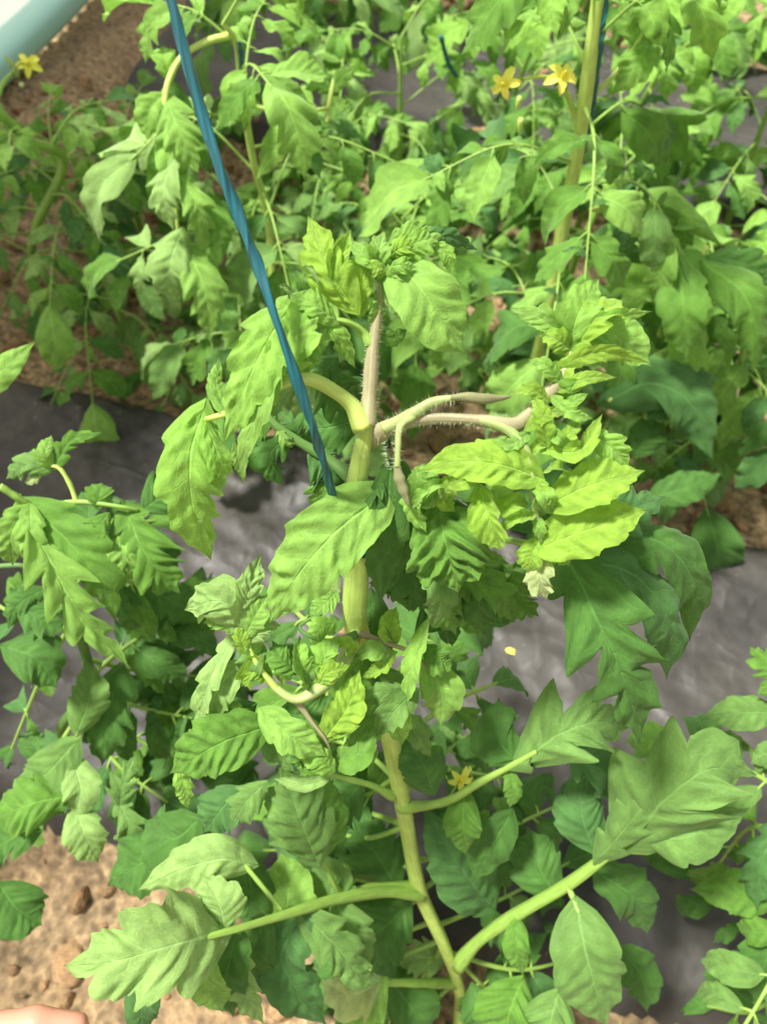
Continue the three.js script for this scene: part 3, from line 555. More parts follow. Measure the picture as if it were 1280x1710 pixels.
// right of the stem: small curled leaflets on a thin stalk
g = leafGroup([[600, 1058, .545, 5], [640, 1072, .545, 5], [690, 1092, .55, 4], [725, 1130, .555, 3]], 'brown');
leaflet(g, 'bright', [[655, 1072, .548], [650, 1045, .54], [662, 1012, .543]], 22, { ...YR, lobe: .05, fold: .6 });
leaflet(g, 'bright', [[655, 1095, .548], [635, 1115, .54], [604, 1132, .545]], 15, { ...YR, fold: .5 });
leaflet(g, 'young', [[712, 1045, .545], [688, 1110, .535], [676, 1190, .55]], 24, { ...YR, lobe: .2, roll: 40 });
leaflet(g, 'mid', [[712, 1080, .552], [730, 1100, .55], [755, 1110, .556]], 30, { ...YR, roll: -10 });
leaflet(g, 'fresh', [[715, 1110, .56], [735, 1150, .56], [735, 1212, .575]], 40, { lobe: .03, tooth: .03 });
leaflet(g, 'mature', [[700, 1050, .56], [740, 1020, .56], [790, 1010, .565]], 34, { lobe: .25 });
leaflet(g, 'young', [[670, 1180, .575], [665, 1210, .58], [672, 1245, .59]], 26, { lobe: .05 });
leaflet(g, 'mature', [[620, 1000, .58], [625, 1090, .59], [640, 1180, .61]], 36, { lobe: .03, roll: 10 });
// right leaf on a slanting stalk (upper)
g = leafGroup([[668, 1350, .735, 8], [745, 1338, .70, 8], [800, 1306, .67, 8], [865, 1272, .65, 7], [895, 1255, .64, 5]], 'green');
leaflet(g, 'midb', [[880, 1264, .645], [940, 1222, .63], [1000, 1205, .635], [1058, 1212, .655]], 78, { wr: .8, wave: .6, seed: 5011, lobe: .3, nl: 3.6, tooth: .10, fold: .08, curl: -.4, nu: 60, nh: 9, roll: 5, pk: .32, cord: 2 });
leaflet(g, 'mature', [[865, 1272, .655], [835, 1240, .655], [832, 1165, .675]], 50, { wr: .8, lobe: .06, fold: .2, roll: -15 });
leaflet(g, 'mid', [[850, 1285, .66], [856, 1320, .66], [850, 1350, .67]], 18, { lobe: .1 });
leaflet(g, 'teal', [[960, 1270, .67], [1010, 1290, .69], [1040, 1340, .72]], 52, { lobe: .2 });
leaflet(g, 'mid', [[775, 1325, .70], [772, 1370, .69], [776, 1428, .71]], 34, { wr: 1, lobe: .02, tooth: .03, fold: .2 });
leaflet(g, 'mature', [[850, 1362, .73], [822, 1410, .73], [790, 1470, .745]], 40, { lobe: .02, tooth: .02, roll: -20 });
leaflet(g, 'mature', [[722, 1322, .69], [705, 1275, .675], [672, 1228, .685]], 44, { wr: .7, lobe: .05, roll: 10 });
// big right leaf on a long stalk
g = leafGroup([[764, 1612, .90, 11], [800, 1570, .85, 12], [860, 1528, .80, 13], [950, 1475, .745, 13], [1030, 1415, .70, 12], [1075, 1380, .675, 10], [1130, 1330, .65, 5]], 'green');
leaflet(g, 'midb', [[1062, 1392, .68], [1110, 1335, .645], [1180, 1285, .63], [1262, 1294, .655]], 106, { wr: .6, wave: .4, seed: 5003, lobe: .36, nl: 3.6, tooth: .08, fold: .05, curl: -.3, nu: 64, nh: 10, roll: 6, pk: .3, cord: 2.2 });
leaflet(g, 'midb', [[1000, 1432, .705], [1060, 1360, .665], [1100, 1290, .655], [1106, 1240, .665]], 44, { wr: .5, lobe: .25, fold: .05, roll: 5, nu: 40 });
leaflet(g, 'midb', [[1075, 1385, .68], [1130, 1400, .66], [1200, 1372, .655], [1252, 1348, .66]], 48, { wr: .5, lobe: .05, tooth: .05, fold: -.1, nu: 40 });
leaflet(g, 'midb', [[964, 1520, .73], [975, 1580, .715], [990, 1640, .72], [1010, 1712, .745]], 64, { wr: .6, wave: .3, lobe: .03, tooth: .04, fold: .12, curl: -.4, nu: 46, nh: 8, pk: .34, pt: .5 });
mesh('leaf_stalk', stemPx([[946, 1478, .745, 5], [956, 1500, .738, 5], [966, 1526, .73, 4]]), S.green, g);
leaflet(g, 'mid', [[862, 1540, .79], [862, 1580, .78], [872, 1628, .79]], 24, { lobe: .03, tooth: .03, wr: 1 });
leaflet(g, 'teal', [[818, 1512, .80], [775, 1460, .76], [735, 1400, .75], [702, 1340, .76]], 56, { wr: .8, wave: .5, lobe: .06, tooth: .08, fold: .1, curl: -.3, nu: 50, nh: 8, roll: -8 });
leaflet(g, 'teal', [[988, 1415, .72], [970, 1355, .715], [982, 1290, .73]], 48, { wr: .6, lobe: .05, fold: .2 });
leaflet(g, 'mature', [[930, 1500, .78], [900, 1450, .78], [880, 1380, .80]], 50, { lobe: .15 });
leaflet(g, 'mature', [[1000, 1460, .76], [1060, 1500, .78], [1080, 1560, .82]], 50, { lobe: .15 });
// big left leaf, seen from below, silvery
g = leafGroup([[704, 1494, .82, 10], [640, 1490, .77, 11], [560, 1502, .71, 11], [480, 1526, .66, 11], [400, 1550, .62, 9], [345, 1565, .60, 7], [300, 1580, .585, 5]], 'green');
leaflet(g, 'pale', [[372, 1556, .615], [290, 1578, .57], [190, 1606, .55], [106, 1612, .565]], 88, { wr: .9, wave: .8, seed: 5021, lobe: .28, nl: 4, tooth: .12, nt: 14, fold: .12, curl: -.25, nu: 64, nh: 10, roll: -6, pk: .32 });
leaflet(g, 'pale', [[375, 1550, .62], [365, 1510, .61], [335, 1460, .615]], 44, { wr: .5, lobe: .05, tooth: .04, fold: .1, roll: -15 });
leaflet(g, 'fresh', [[340, 1570, .61], [340, 1630, .61], [372, 1690, .63]], 46, { wr: .6, lobe: .06, fold: .5, roll: 25 });
leaflet(g, 'mature', [[395, 1560, .63], [380, 1630, .635], [390, 1700, .66]], 38, { lobe: .03, fold: .4 });
leaflet(g, 'pale', [[415, 1442, .655], [370, 1435, .64], [310, 1450, .635], [228, 1488, .65]], 42, { wr: .8, lobe: .06, tooth: .04, fold: .15, roll: -8, nu: 40 });
mesh('leaf_stalk', stemPx([[470, 1520, .66, 4], [430, 1470, .655, 4], [405, 1440, .655, 4]]), S.green, g);
leaflet(g, 'teal', [[500, 1530, .68], [470, 1600, .68], [500, 1660, .69], [545, 1712, .71]], 56, { wr: 1, lobe: .05, fold: .2, nu: 40 });
leaflet(g, 'midb', [[505, 1528, .68], [560, 1580, .685], [600, 1630, .70], [640, 1640, .72]], 44, { wr: 1, lobe: .2, fold: .2, nu: 40 });
leaflet(g, 'midb', [[560, 1505, .72], [590, 1560, .72], [612, 1622, .735]], 40, { wr: .8, lobe: .15 });
leaflet(g, 'mature', [[440, 1540, .665], [420, 1600, .67], [440, 1660, .69]], 44, { lobe: .1 });
leaflet(g, 'pale', [[400, 1600, .64], [410, 1660, .645], [440, 1710, .66]], 30, { lobe: .2, wr: 1.4 });
leaflet(g, 'teal', [[250, 1640, .62], [236, 1680, .63], [240, 1740, .65]], 34, { lobe: .03 });
// fan-shaped leaf above it
g = leafGroup([[690, 1480, .81, 7], [620, 1480, .77, 6], [572, 1490, .74, 6], [545, 1450, .71, 5], [528, 1422, .69, 5]], 'green');
leaflet(g, 'midb', [[530, 1440, .69], [505, 1380, .665], [470, 1285, .66]], 64, { wr: 1.2, wave: .7, lobe: .08, fold: .2, nu: 44, nh: 8, pk: .5, pt: .45 });
leaflet(g, 'mid', [[535, 1430, .70], [550, 1360, .68], [548, 1290, .68]], 40, { wr: 1.2, lobe: .06, roll: 20 });
leaflet(g, 'fresh', [[470, 1560, .715], [480, 1490, .71], [470, 1420, .715]], 48, { lobe: .03, tooth: .02, fold: .3 });
leaflet(g, 'midb', [[560, 1550, .74], [550, 1480, .735], [530, 1420, .735]], 44, { lobe: .03, tooth: .02 });
leaflet(g, 'mature', [[660, 1480, .80], [630, 1430, .79], [590, 1370, .80]], 60, { lobe: .1 });
leaflet(g, 'mature', [[680, 1510, .82], [640, 1550, .81], [600, 1570, .82]], 60, { lobe: .05 });
leaflet(g, 'mature', [[410, 1440, .70], [420, 1490, .70], [410, 1550, .71]], 40, { lobe: .05 });
leaflet(g, 'teal', [[400, 1320, .66], [370, 1350, .655], [340, 1390, .665]], 44, { lobe: .05 });
leaflet(g, 'midb', [[440, 1310, .65], [410, 1340, .645], [385, 1380, .655]], 34, { lobe: .15 });
// lowest leaves
g = leafGroup([[762, 1642, .94, 8], [700, 1642, .88, 8], [630, 1640, .83, 7]], 'green');
leaflet(g, 'cream', [[635, 1638, .83], [590, 1660, .81], [535, 1640, .81]], 44, { wr: .8, wave: 1.2, lobe: .2 });
leaflet(g, 'fresh', [[640, 1640, .83], [610, 1680, .82], [570, 1720, .83]], 44, { lobe: .2 });
leaflet(g, 'pale', [[740, 1600, .92], [700, 1600, .90], [660, 1610, .90]], 34, { lobe: .2 });
leaflet(g, 'mature', [[660, 1650, .88], [690, 1690, .88], [700, 1740, .89]], 50, { lobe: .05 });
leaflet(g, 'mature', [[790, 1650, .9], [800, 1690, .89], [790, 1740, .9]], 44, { lobe: .2 });
leaflet(g, 'mid', [[870, 1640, .82], [850, 1690, .8], [840, 1750, .81]], 60, { wr: 1.6, lobe: .05 });
leaflet(g, 'midb', [[930, 1660, .80], [920, 1700, .79], [900, 1760, .8]], 54, { wr: 1.2, lobe: .05 });
leaflet(g, 'mature', [[1040, 1590, .86], [1070, 1630, .87], [1080, 1690, .89]], 40, { lobe: .05 });
g = leafGroup([[655, 1330, .72, 7], [620, 1312, .70, 6], [575, 1300, .68, 6], [540, 1290, .665, 4]], 'green');
leaflet(g, 'mature', [[600, 1310, .72], [570, 1350, .72], [560, 1400, .73]], 44, { lobe: .15 });
// extra whole leaves low on the stem
{
  const r = rng(31), dk = ['mature', 'teal', 'mature', 'mid', 'mature'];
  const L = (l, size, pairs = 2, mats = dk) => compoundPx(hero, l, { r, mats, size, pairs, droop: .7, rad: .003 });
  L([[640, 1180, .65], [560, 1160, .68], [450, 1120, .74]], .075);
  L([[655, 1250, .69], [740, 1180, .72], [830, 1140, .80]], .07);
  L([[660, 1300, .71], [600, 1250, .75], [520, 1230, .80]], .08, 3);
  L([[680, 1380, .76], [600, 1400, .80], [480, 1360, .84]], .085, 3);
  L([[700, 1490, .83], [820, 1400, .86], [940, 1340, .92]], .085, 3);
  L([[720, 1540, .86], [640, 1560, .90], [560, 1500, .95]], .085, 3);
  L([[600, 940, .54], [700, 960, .58], [800, 980, .66]], .07, 2);
  L([[600, 900, .53], [680, 860, .58], [760, 820, .66]], .07, 2);
  L([[745, 1590, .89], [860, 1620, .93], [960, 1600, 1.0]], .085, 3);
  L([[612, 1090, .6], [540, 1060, .66], [470, 1000, .74]], .07, 2);
  L([[760, 1640, .94], [680, 1700, .98], [560, 1680, 1.02]], .09, 3);
  const low = ['mature', 'mid', 'mature', 'midb', 'mature'];
  for (const l of [[[690, 1440, .8], [760, 1420, .9], [840, 1360, .98]], [[660, 1300, .72], [590, 1330, .88], [500, 1300, .98]], [[670, 1330, .74], [740, 1260, .86], [790, 1220, .98]], [[700, 1480, .82], [600, 1470, .95], [500, 1440, 1.04]],
    [[740, 1580, .88], [700, 1640, .98], [640, 1720, 1.05]], [[740, 1580, .88], [820, 1660, .95], [900, 1730, 1.0]], [[720, 1550, .86], [840, 1500, .98], [950, 1440, 1.05]], [[680, 1380, .76], [560, 1340, .9], [420, 1310, 1.0]],
    [[650, 1220, .67], [560, 1180, .85], [460, 1180, .98]], [[700, 1500, .83], [560, 1580, .98], [440, 1600, 1.06]], [[640, 1150, .64], [700, 1080, .8], [740, 1020, .95]], [[660, 1280, .7], [780, 1290, .88], [900, 1310, 1.0]], [[690, 1450, .8], [560, 1420, .84], [440, 1420, .9]], [[735, 1570, .88], [640, 1610, .9], [560, 1650, .93]]])
    L(l, .09, 3, low);
}
// ================================================================ TWINE
const twineTex = dataTex(64, 256, (x, y) => { const k = .80 + .7 * fbm(x * 10, y * 2, 1, 3); return [.04 * k + .02, .45 * k, .49 * k]; }, true, true);
const twineMat = new THREE.MeshPhysicalMaterial({ map: twineTex, bumpMap: twineTex, bumpScale: .002, roughness: .45, clearcoat: .3, clearcoatRoughness: .35 });
function twine(pts, rad, label) { return top(mesh('', tubeGeo(pts, rad, { n: 200, k: 10, rib: .16, spin: 40, flat: .74, tw: 26 }), twineMat), 'support_twine', label, 'twine'); }
{
  const l = [[242, -110, .335, 11], [285, 0, .345, 11], [318, 120, .355, 11.5], [362, 265, .368, 11.5], [412, 395, .38, 10.5], [460, 530, .388, 10], [505, 660, .405, 9.5], [538, 765, .435, 9], [562, 850, .475, 8], [580, 905, .505, 7], [606, 928, .512, 6], [618, 905, .52, 6]];
  twine(px(l), l.map((p, i) => p[3] * p[2] / FPX * (.95 + .1 * Math.sin(i * 2.4))), 'blue-green plastic twine running from the crinkled tomato plant up past the leaves');
  const b = [[1016, -70, .86, 6], [1008, 20, .885, 6], [997, 110, .925, 6], [985, 200, .98, 5], [970, 260, 1.02, 4]];
  twine(px(b), b.map(p => p[3] * p[2] / FPX), 'thin blue twine beside the pale stem of the flowering plant');
  const c = [[400, 70, .98, 4], [404, 130, 1.02, 4], [408, 190, 1.06, 3.5], [416, 240, 1.1, 3]];
  twine(px(c), c.map(p => p[3] * p[2] / FPX), 'short blue twine along the stem with the forked green stalks');
  const d = [[735, 60, 1.45, 4], [748, 105, 1.5, 4], [762, 128, 1.54, 3.5]];
  twine(px(d), d.map(p => p[3] * p[2] / FPX), 'loop of blue twine round a stem beyond the two flowers');
}
// ================================================================ NEIGHBOURING PLANTS
const base = (e, n) => { const p = rowPt(e, n); p.y = groundY(e, n) - .02; return p; };
function plantGroup(label, grp) { return top(new THREE.Group(), 'tomato_plant', label, 'tomato plant', grp); }
// neighbour in the same bed, left
{
  const p = plantGroup('leafy tomato plant over the dusty film left of the crinkled plant'), r = rng(41), b = base(-.50, .14);
  const st = [b, b.clone().add(V(.02, .25, -.02)), P(150, 1130, .84), P(95, 960, .76), P(60, 850, .73)];
  mesh('stem', tubeGeo(st, [.009, .008, .006, .004], { n: 50 }), S.deep, p);
  const lg = (stalk, mat = 'green') => { const g = group('leaf', p); mesh('leaf_stalk', stemPx(stalk, { n: 30 }), S[mat], g); return g; };
  let g = lg([[60, 850, .73, 6], [40, 838, .715, 6], [0, 812, .70, 6]]);
  leaflet(g, 'fresh', [[45, 850, .72], [80, 930, .70], [130, 1020, .70], [214, 1112, .73]], 62, { lobe: .5, nl: 5, fold: .3, curl: -.3, nu: 60, wr: .8, roll: -30 });
  leaflet(g, 'mid', [[50, 846, .72], [110, 900, .71], [160, 960, .715], [195, 1040, .75]], 58, { lobe: .2, wr: .8, roll: 20, nu: 44 });
  leaflet(g, 'fresh', [[44, 850, .71], [20, 890, .70], [22, 945, .715]], 36, { wr: 1.2, lobe: .15, fold: .5 });
  leaflet(g, 'fresh', [[50, 850, .71], [52, 890, .70], [60, 960, .715]], 26, { wr: 1.2, lobe: .1, fold: .5 });
  g = lg([[60, 850, .73, 5], [130, 838, .72, 5], [200, 846, .72, 4], [230, 852, .73, 3]]);
  leaflet(g, 'mid', [[210, 850, .73], [245, 930, .725], [300, 990, .75]], 66, { lobe: .3, wr: .7, roll: 8, nu: 44 });
  leaflet(g, 'fresh', [[200, 880, .73], [205, 930, .72], [210, 980, .735]], 30, { lobe: .1, wr: 1 });
  leaflet(g, 'mid', [[180, 860, .72], [160, 880, .71], [130, 890, .715]], 22, { lobe: .1 });
  leaflet(g, 'mature', [[240, 850, .74], [280, 820, .745], [300, 800, .76]], 48, { lobe: .2 });
  leaflet(g, 'mid', [[165, 850, .72], [165, 830, .715], [170, 805, .72]], 26, { lobe: .1 });
  g = lg([[128, 838, .72, 4], [115, 805, .715, 4], [96, 780, .71, 3.5], [66, 780, .71, 3]], 'yellow');
  leaflet(g, 'fresh', [[-40, 660, .74], [10, 612, .73], [60, 570, .745]], 26, { lobe: .02, tooth: .02 });
  leaflet(g, 'mid', [[92, 778, .71], [120, 735, .70], [172, 722, .705]], 18, { lobe: .3, fold: .4 });
  leaflet(g, 'fresh', [[88, 780, .71], [76, 760, .70], [86, 726, .705]], 20, { lobe: .2 });
  leaflet(g, 'midb', [[80, 785, .71], [50, 775, .705], [10, 800, .71]], 26, { lobe: .2 });
  leaflet(g, 'cream', [[66, 790, .712], [55, 800, .71], [40, 806, .712]], 10, { lobe: .1 });
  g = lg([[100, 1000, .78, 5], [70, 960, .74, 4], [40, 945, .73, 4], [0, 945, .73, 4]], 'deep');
  leaflet(g, 'mature', [[10, 1080, .75], [60, 1100, .745], [95, 1150, .755]], 48, { lobe: .08 });
  leaflet(g, 'mature', [[30, 1010, .75], [60, 1030, .745], [110, 1055, .75]], 36, { lobe: .2 });
  leaflet(g, 'mature', [[70, 985, .75], [30, 1010, .745], [14, 1050, .75]], 26, { lobe: .2 });
  g = lg([[150, 1130, .84, 6], [140, 1190, .82, 6], [125, 1260, .81, 5], [118, 1300, .81, 4]], 'yellow');
  leaflet(g, 'midb', [[130, 1220, .80], [150, 1160, .795], [145, 1100, .80]], 36, { lobe: .05, roll: 10 });
  leaflet(g, 'midb', [[125, 1240, .80], [80, 1290, .79], [20, 1330, .80]], 44, { lobe: .05 });
  leaflet(g, 'pale', [[122, 1270, .80], [135, 1320, .79], [120, 1370, .80]], 34, { lobe: .05, fold: .4 });
  leaflet(g, 'pale', [[128, 1350, .80], [140, 1390, .79], [165, 1440, .805]], 38, { lobe: .1, fold: .3 });
  leaflet(g, 'mid', [[110, 1330, .79], [60, 1340, .78], [-20, 1370, .79]], 54, { lobe: .1, wr: 1 });
  leaflet(g, 'mature', [[60, 1390, .8], [20, 1400, .8], [-40, 1440, .81]], 44, { lobe: .25 });
  leaflet(g, 'mature', [[200, 1120, .83], [180, 1200, .82], [170, 1280, .83]], 50, { lobe: .2 });
  leaflet(g, 'midb', [[200, 1350, .80], [205, 1310, .79], [225, 1260, .80]], 30, { lobe: .35 });
  leaflet(g, 'midb', [[198, 1340, .80], [215, 1380, .79], [200, 1420, .80]], 30, { lobe: .3 });
  leaflet(g, 'mature', [[0, 1480, .82], [30, 1520, .82], [70, 1545, .83]], 50, { lobe: .02, tooth: .02 });
  leaflet(g, 'mature', [[290, 1400, .78], [250, 1430, .77], [180, 1480, .78]], 56, { lobe: .06 });
  leaflet(g, 'mature', [[330, 1370, .76], [290, 1400, .765], [240, 1370, .78]], 60, { lobe: .03 });
  const dk = ['mature', 'mid', 'teal', 'mature', 'mature'];
  const L = (l, size, pairs = 3) => compoundPx(p, l, { r, mats: dk, size, pairs, droop: .6 });
  L([[150, 1130, .86], [210, 1080, .86], [290, 1030, .88]], .085);
  L([[150, 1150, .88], [230, 1180, .88], [320, 1200, .90]], .085);
  L([[140, 1200, .92], [200, 1280, .92], [280, 1340, .93]], .085);
  L([[110, 980, .79], [170, 960, .79], [240, 980, .82]], .08);
  L([[140, 1180, .9], [90, 1260, .92], [50, 1330, .95]], .075);
  L([[120, 1040, .82], [70, 1130, .9], [20, 1250, .97]], .05, 2);
  L([[80, 900, .76], [150, 880, .80], [260, 870, .86]], .085); L([[100, 980, .79], [200, 1000, .84], [310, 1000, .92]], .09); L([[140, 1100, .84], [230, 1120, .9], [330, 1130, .95]], .09); L([[150, 1180, .9], [240, 1240, .94], [340, 1290, .97]], .09); L([[120, 1050, .82], [50, 1040, .84], [-20, 1000, .86]], .08);
}
// neighbour in the same bed, right
{
  const p = plantGroup('tomato plant with broad dull leaves at the right end of the dark film'), r = rng(43), b = base(.52, .12);
  const tp = P(1330, 1330, .8), st = [b, b.clone().lerp(tp, .3).add(V(.01, .03, 0)), b.clone().lerp(tp, .65).add(V(.01, .01, .01)), tp];
  mesh('stem', tubeGeo(st, [.007, .006, .0045, .003], { n: 40 }), S.green, p);
  for (const [t, a, l] of [[.35, .2, .2], [.45, 1.6, .22], [.55, -.7, .2], [.65, .8, .22], [.75, 2.2, .2], [.85, -.1, .18], [.95, 1.2, .14], [.98, 3.6, .12]]) {
    const q = new THREE.CatmullRomCurve3(st).getPointAt(t), d = V(Math.cos(a), 0, Math.sin(a));
    compound(p, [q, q.clone().addScaledVector(d, l * .5).add(V(0, l * .2, 0)), q.clone().addScaledVector(d, l).add(V(0, l * .02, 0))], { r, mats: ['mature', 'mid', 'midb'], size: .08, pairs: 3, droop: .7 });
  }
  const lg = (stalk, mat = 'green') => { const g = group('leaf', p); mesh('leaf_stalk', stemPx(stalk, { n: 30 }), S[mat], g); return g; };
  let g = lg([[1330, 1380, .81, 6], [1300, 1290, .79, 5], [1290, 1200, .78, 4], [1290, 1130, .78, 3]]);
  leaflet(g, 'midb', [[1290, 1190, .79], [1240, 1190, .785], [1172, 1196, .79]], 32, { lobe: .02, tooth: .03 });
  leaflet(g, 'mid', [[1320, 1140, .78], [1280, 1110, .775], [1250, 1080, .78]], 36, { lobe: .3 });
  leaflet(g, 'mid', [[1310, 1180, .78], [1290, 1150, .775], [1262, 1160, .78]], 22, { lobe: .1 });
  leaflet(g, 'midb', [[1310, 1270, .79], [1290, 1260, .785], [1252, 1275, .79]], 24, { lobe: .05 });
  g = lg([[1330, 1480, .84, 6], [1300, 1480, .83, 5], [1270, 1490, .83, 4]]);
  leaflet(g, 'mid', [[1300, 1490, .83], [1230, 1490, .82], [1150, 1485, .83]], 40, { lobe: .04 });
  leaflet(g, 'teal', [[1300, 1380, .81], [1270, 1440, .80], [1262, 1520, .81]], 40, { lobe: .25 });
  leaflet(g, 'mature', [[1310, 1550, .83], [1280, 1600, .82], [1260, 1680, .84]], 44, { lobe: .1 });
  leaflet(g, 'mature', [[1310, 1600, .9], [1240, 1620, .9], [1170, 1600, .92]], 36, { lobe: .1 });
  const L = (l, size, pairs = 2) => compoundPx(p, l, { r, mats: ['mature', 'mature', 'mid'], size, pairs, droop: .6 });
  L([[1320, 1540, .9], [1240, 1530, .95], [1150, 1460, 1.0]], .075);
  L([[1320, 1640, .98], [1250, 1690, 1.0], [1180, 1680, 1.04]], .075);
  L([[1330, 1400, .84], [1260, 1380, .88], [1200, 1440, .94]], .07);
}
// rows behind
function rowPlant(o) {
  const p = plantGroup(o.label, o.group), r = rng(o.seed), b = base(o.e, o.n);
  let st = o.stem;
  if (!st) { const lx = rr(-.1, .1, r), lz = rr(-.1, .1, r); st = [b, b.clone().add(V(lx * .2, o.h * .33, lz * .2)), b.clone().add(V(lx * .6, o.h * .68, lz * .6)), b.clone().add(V(lx, o.h, lz))]; }
  const c = new THREE.CatmullRomCurve3(st, false, 'centripetal');
  mesh('stem', tubeGeo(st, o.rad ?? [.008, .0075, .006, .003], { n: 40, k: 9 }), o.stemMat ?? S.green, p);
  let ang = rr(0, 6.28, r);
  for (let i = 0; i < o.leaves; i++) {
    const t = (o.t0 ?? .22) + (1 - (o.t0 ?? .22)) * Math.pow(i / (o.leaves - 1), .9), q = c.getPointAt(Math.min(1, t)); ang += 2.4 + rr(-.3, .3, r);
    const tip = t > .85, L = (o.len ?? .22) * rr(.75, 1.2, r) * (tip ? .6 : 1), rise = tip ? rr(.5, 1.1, r) : rr(.05, .6, r), d = V(Math.cos(ang), 0, Math.sin(ang));
    const q1 = q.clone().addScaledVector(d, L * .45).add(V(0, L * .45 * rise, 0)), q2 = q.clone().addScaledVector(d, L * .95).add(V(0, L * (.5 * rise - (tip ? 0 : rr(.1, .5, r))), 0));
    if (q2.y < .05) q2.y = .05 + r() * .03;
    compound(p, [q, q1, q2], { r, mats: tip ? ['young', 'fresh', 'mid'] : o.mats, size: (o.size ?? .068) * 1.22 * rr(.75, 1.2, r) * (tip ? .75 : 1), pairs: o.pairs ?? 3, droop: o.droop ?? .8, rad: .0022, stem: S.green });
  }
  return [p, c, r];
}
const lightMix = ['fresh', 'mid', 'midb', 'midb', 'mid', 'pale', 'mature'], mixed = ['mid', 'midb', 'mature', 'mid', 'fresh', 'teal'];
// second row, just behind the bed of the tall plant
{
  const G2 = 'tomato plants on the soil behind the first film';
  const stA = [base(-.445, .95), P(460, 520, 1.26), P(445, 350, 1.18), P(425, 280, 1.12), P(405, 160, 1.05), P(390, 60, .98), P(372, 40, .96)];
  const [a, , ra] = rowPlant({ e: -.445, n: .95, seed: 61, leaves: 19, stem: stA, rad: [.008, .007, .007, .006, .0055, .005, .003], stemMat: S.yellow, mats: lightMix, label: 'tomato plant with long pale hanging leaves behind the blue-green twine', size: .08 });
  // its long hanging pale leaf
  const hang = (pl, stalk, list) => { const g = group('leaf', pl); mesh('leaf_stalk', stemPx(stalk, { n: 30 }), S.yellow, g); for (const [m, pts, hw, o] of list) leaflet(g, m, pts, hw, o); };
  hang(a, [[385, 60, .98, 6], [345, 70, .97, 5], [300, 100, .97, 5], [276, 165, .98, 4], [290, 300, 1.02, 3], [300, 420, 1.08, 2.5]], [
    ['fresh', [[276, 160, .98], [300, 222, .975], [332, 290, 1.0]], 42, { lobe: .25, wr: .9, fold: .2 }],
    ['fresh', [[270, 160, .98], [250, 185, .975], [246, 235, .985]], 26, { fold: .5, lobe: .1 }],
    ['young', [[285, 130, .98], [275, 100, .97], [270, 75, .98]], 22, { fold: .5, lobe: .1 }],
    ['pale', [[288, 270, 1.0], [272, 322, .995], [290, 385, 1.02]], 34, { lobe: .2, wr: .8, roll: 20 }],
    ['fresh', [[298, 290, 1.01], [330, 345, 1.01], [345, 425, 1.05]], 34, { lobe: .3, wr: .8, roll: -15 }],
    ['pale', [[302, 390, 1.05], [284, 445, 1.05], [298, 512, 1.09]], 40, { lobe: .15, wr: .8, fold: .4 }],
    ['fresh', [[312, 415, 1.06], [340, 480, 1.06], [352, 566, 1.1]], 42, { lobe: .22, wr: .8, fold: .3, roll: -10 }],
    ['mid', [[350, 330, 1.04], [360, 380, 1.04], [368, 440, 1.06]], 30, { lobe: .03, tooth: .02 }] ]);
  hang(a, [[410, 175, 1.05, 4], [450, 182, 1.04, 4], [500, 188, 1.04, 3], [548, 180, 1.05, 3]], [
    ['fresh', [[490, 190, 1.04], [462, 240, 1.035], [428, 300, 1.06]], 26, { lobe: .06, fold: .3 }],
    ['fresh', [[500, 186, 1.04], [485, 170, 1.03], [470, 155, 1.04]], 18, { lobe: .1 }],
    ['midb', [[505, 190, 1.04], [525, 200, 1.04], [538, 210, 1.05]], 12, { lobe: .1 }] ]);
  hang(a, [[545, 205, 1.06, 4], [552, 160, 1.05, 4], [560, 120, 1.05, 3]], [
    ['fresh', [[555, 150, 1.05], [575, 125, 1.045], [595, 112, 1.05]], 16, { lobe: .1 }], ['fresh', [[555, 165, 1.05], [575, 175, 1.045], [590, 165, 1.05]], 12, { lobe: .1 }], ['mid', [[552, 150, 1.05], [530, 140, 1.045], [508, 150, 1.05]], 16, { lobe: .1 }] ]);
  const stB = [base(-.02, .98), P(905, 560, 1.2), P(940, 380, 1.09), P(966, 240, 1.0), P(984, 110, .925), P(1000, -20, .87), P(1012, -120, .82)];
  const [bP, , rb] = rowPlant({ e: -.02, n: .98, seed: 92, leaves: 20, stem: stB, rad: [.008, .008, .009, .0095, .0095, .009, .006], stemMat: S.yellow, mats: mixed, label: 'flowering tomato plant with thick pale stem and two yellow blossoms', size: .08 });
  const f1 = P(842, 140, .86), f2 = P(938, 128, .86), ft = P(960, 200, .975);
  mesh('flower_stalk', stemPx([[966, 215, .985, 6], [955, 180, .965, 5], [930, 135, .89, 4], [900, 128, .87, 3.5], [872, 132, .865, 3]], { n: 30 }), S.yellow, bP);
  flower(bP, f1, V(-.3, .4, .7), .019, P(872, 132, .865)); flower(bP, f2, V(.1, .75, .6), .021, P(945, 150, .91));
  bud(bP, P(870, 196, .95), V(0, -1, .1), .022); bud(bP, P(868, 160, .94), V(-.1, -1, .1), .02); bud(bP, P(888, 130, .935), V(-.2, .8, .3), .014, S.green);
  hang(bP, [[975, 170, .96, 5], [1020, 130, .95, 4], [1070, 60, .95, 4], [1100, -20, .95, 3]], [
    ['young', [[1110, -40, .95], [1105, 20, .935], [1075, 85, .95]], 48, { wr: 2, lobe: .2, fold: .3 }], ['fresh', [[1090, 60, .95], [1060, 110, .94], [1020, 160, .96]], 34, { wr: 1.5, lobe: .1 }],
    ['fresh', [[1060, 70, .95], [1050, 30, .945], [1065, -20, .95]], 26, { wr: 1 }] ]);
  rowPlant({ e: -.86, n: 1.02, seed: 63, h: .5, leaves: 22, mats: ['mid', 'midb', 'teal', 'pale', 'mature', 'fresh'], size: .06, len: .25, t0: .12, label: 'tomato plant with small blue-green leaves over clods of soil', pairs: 3 });
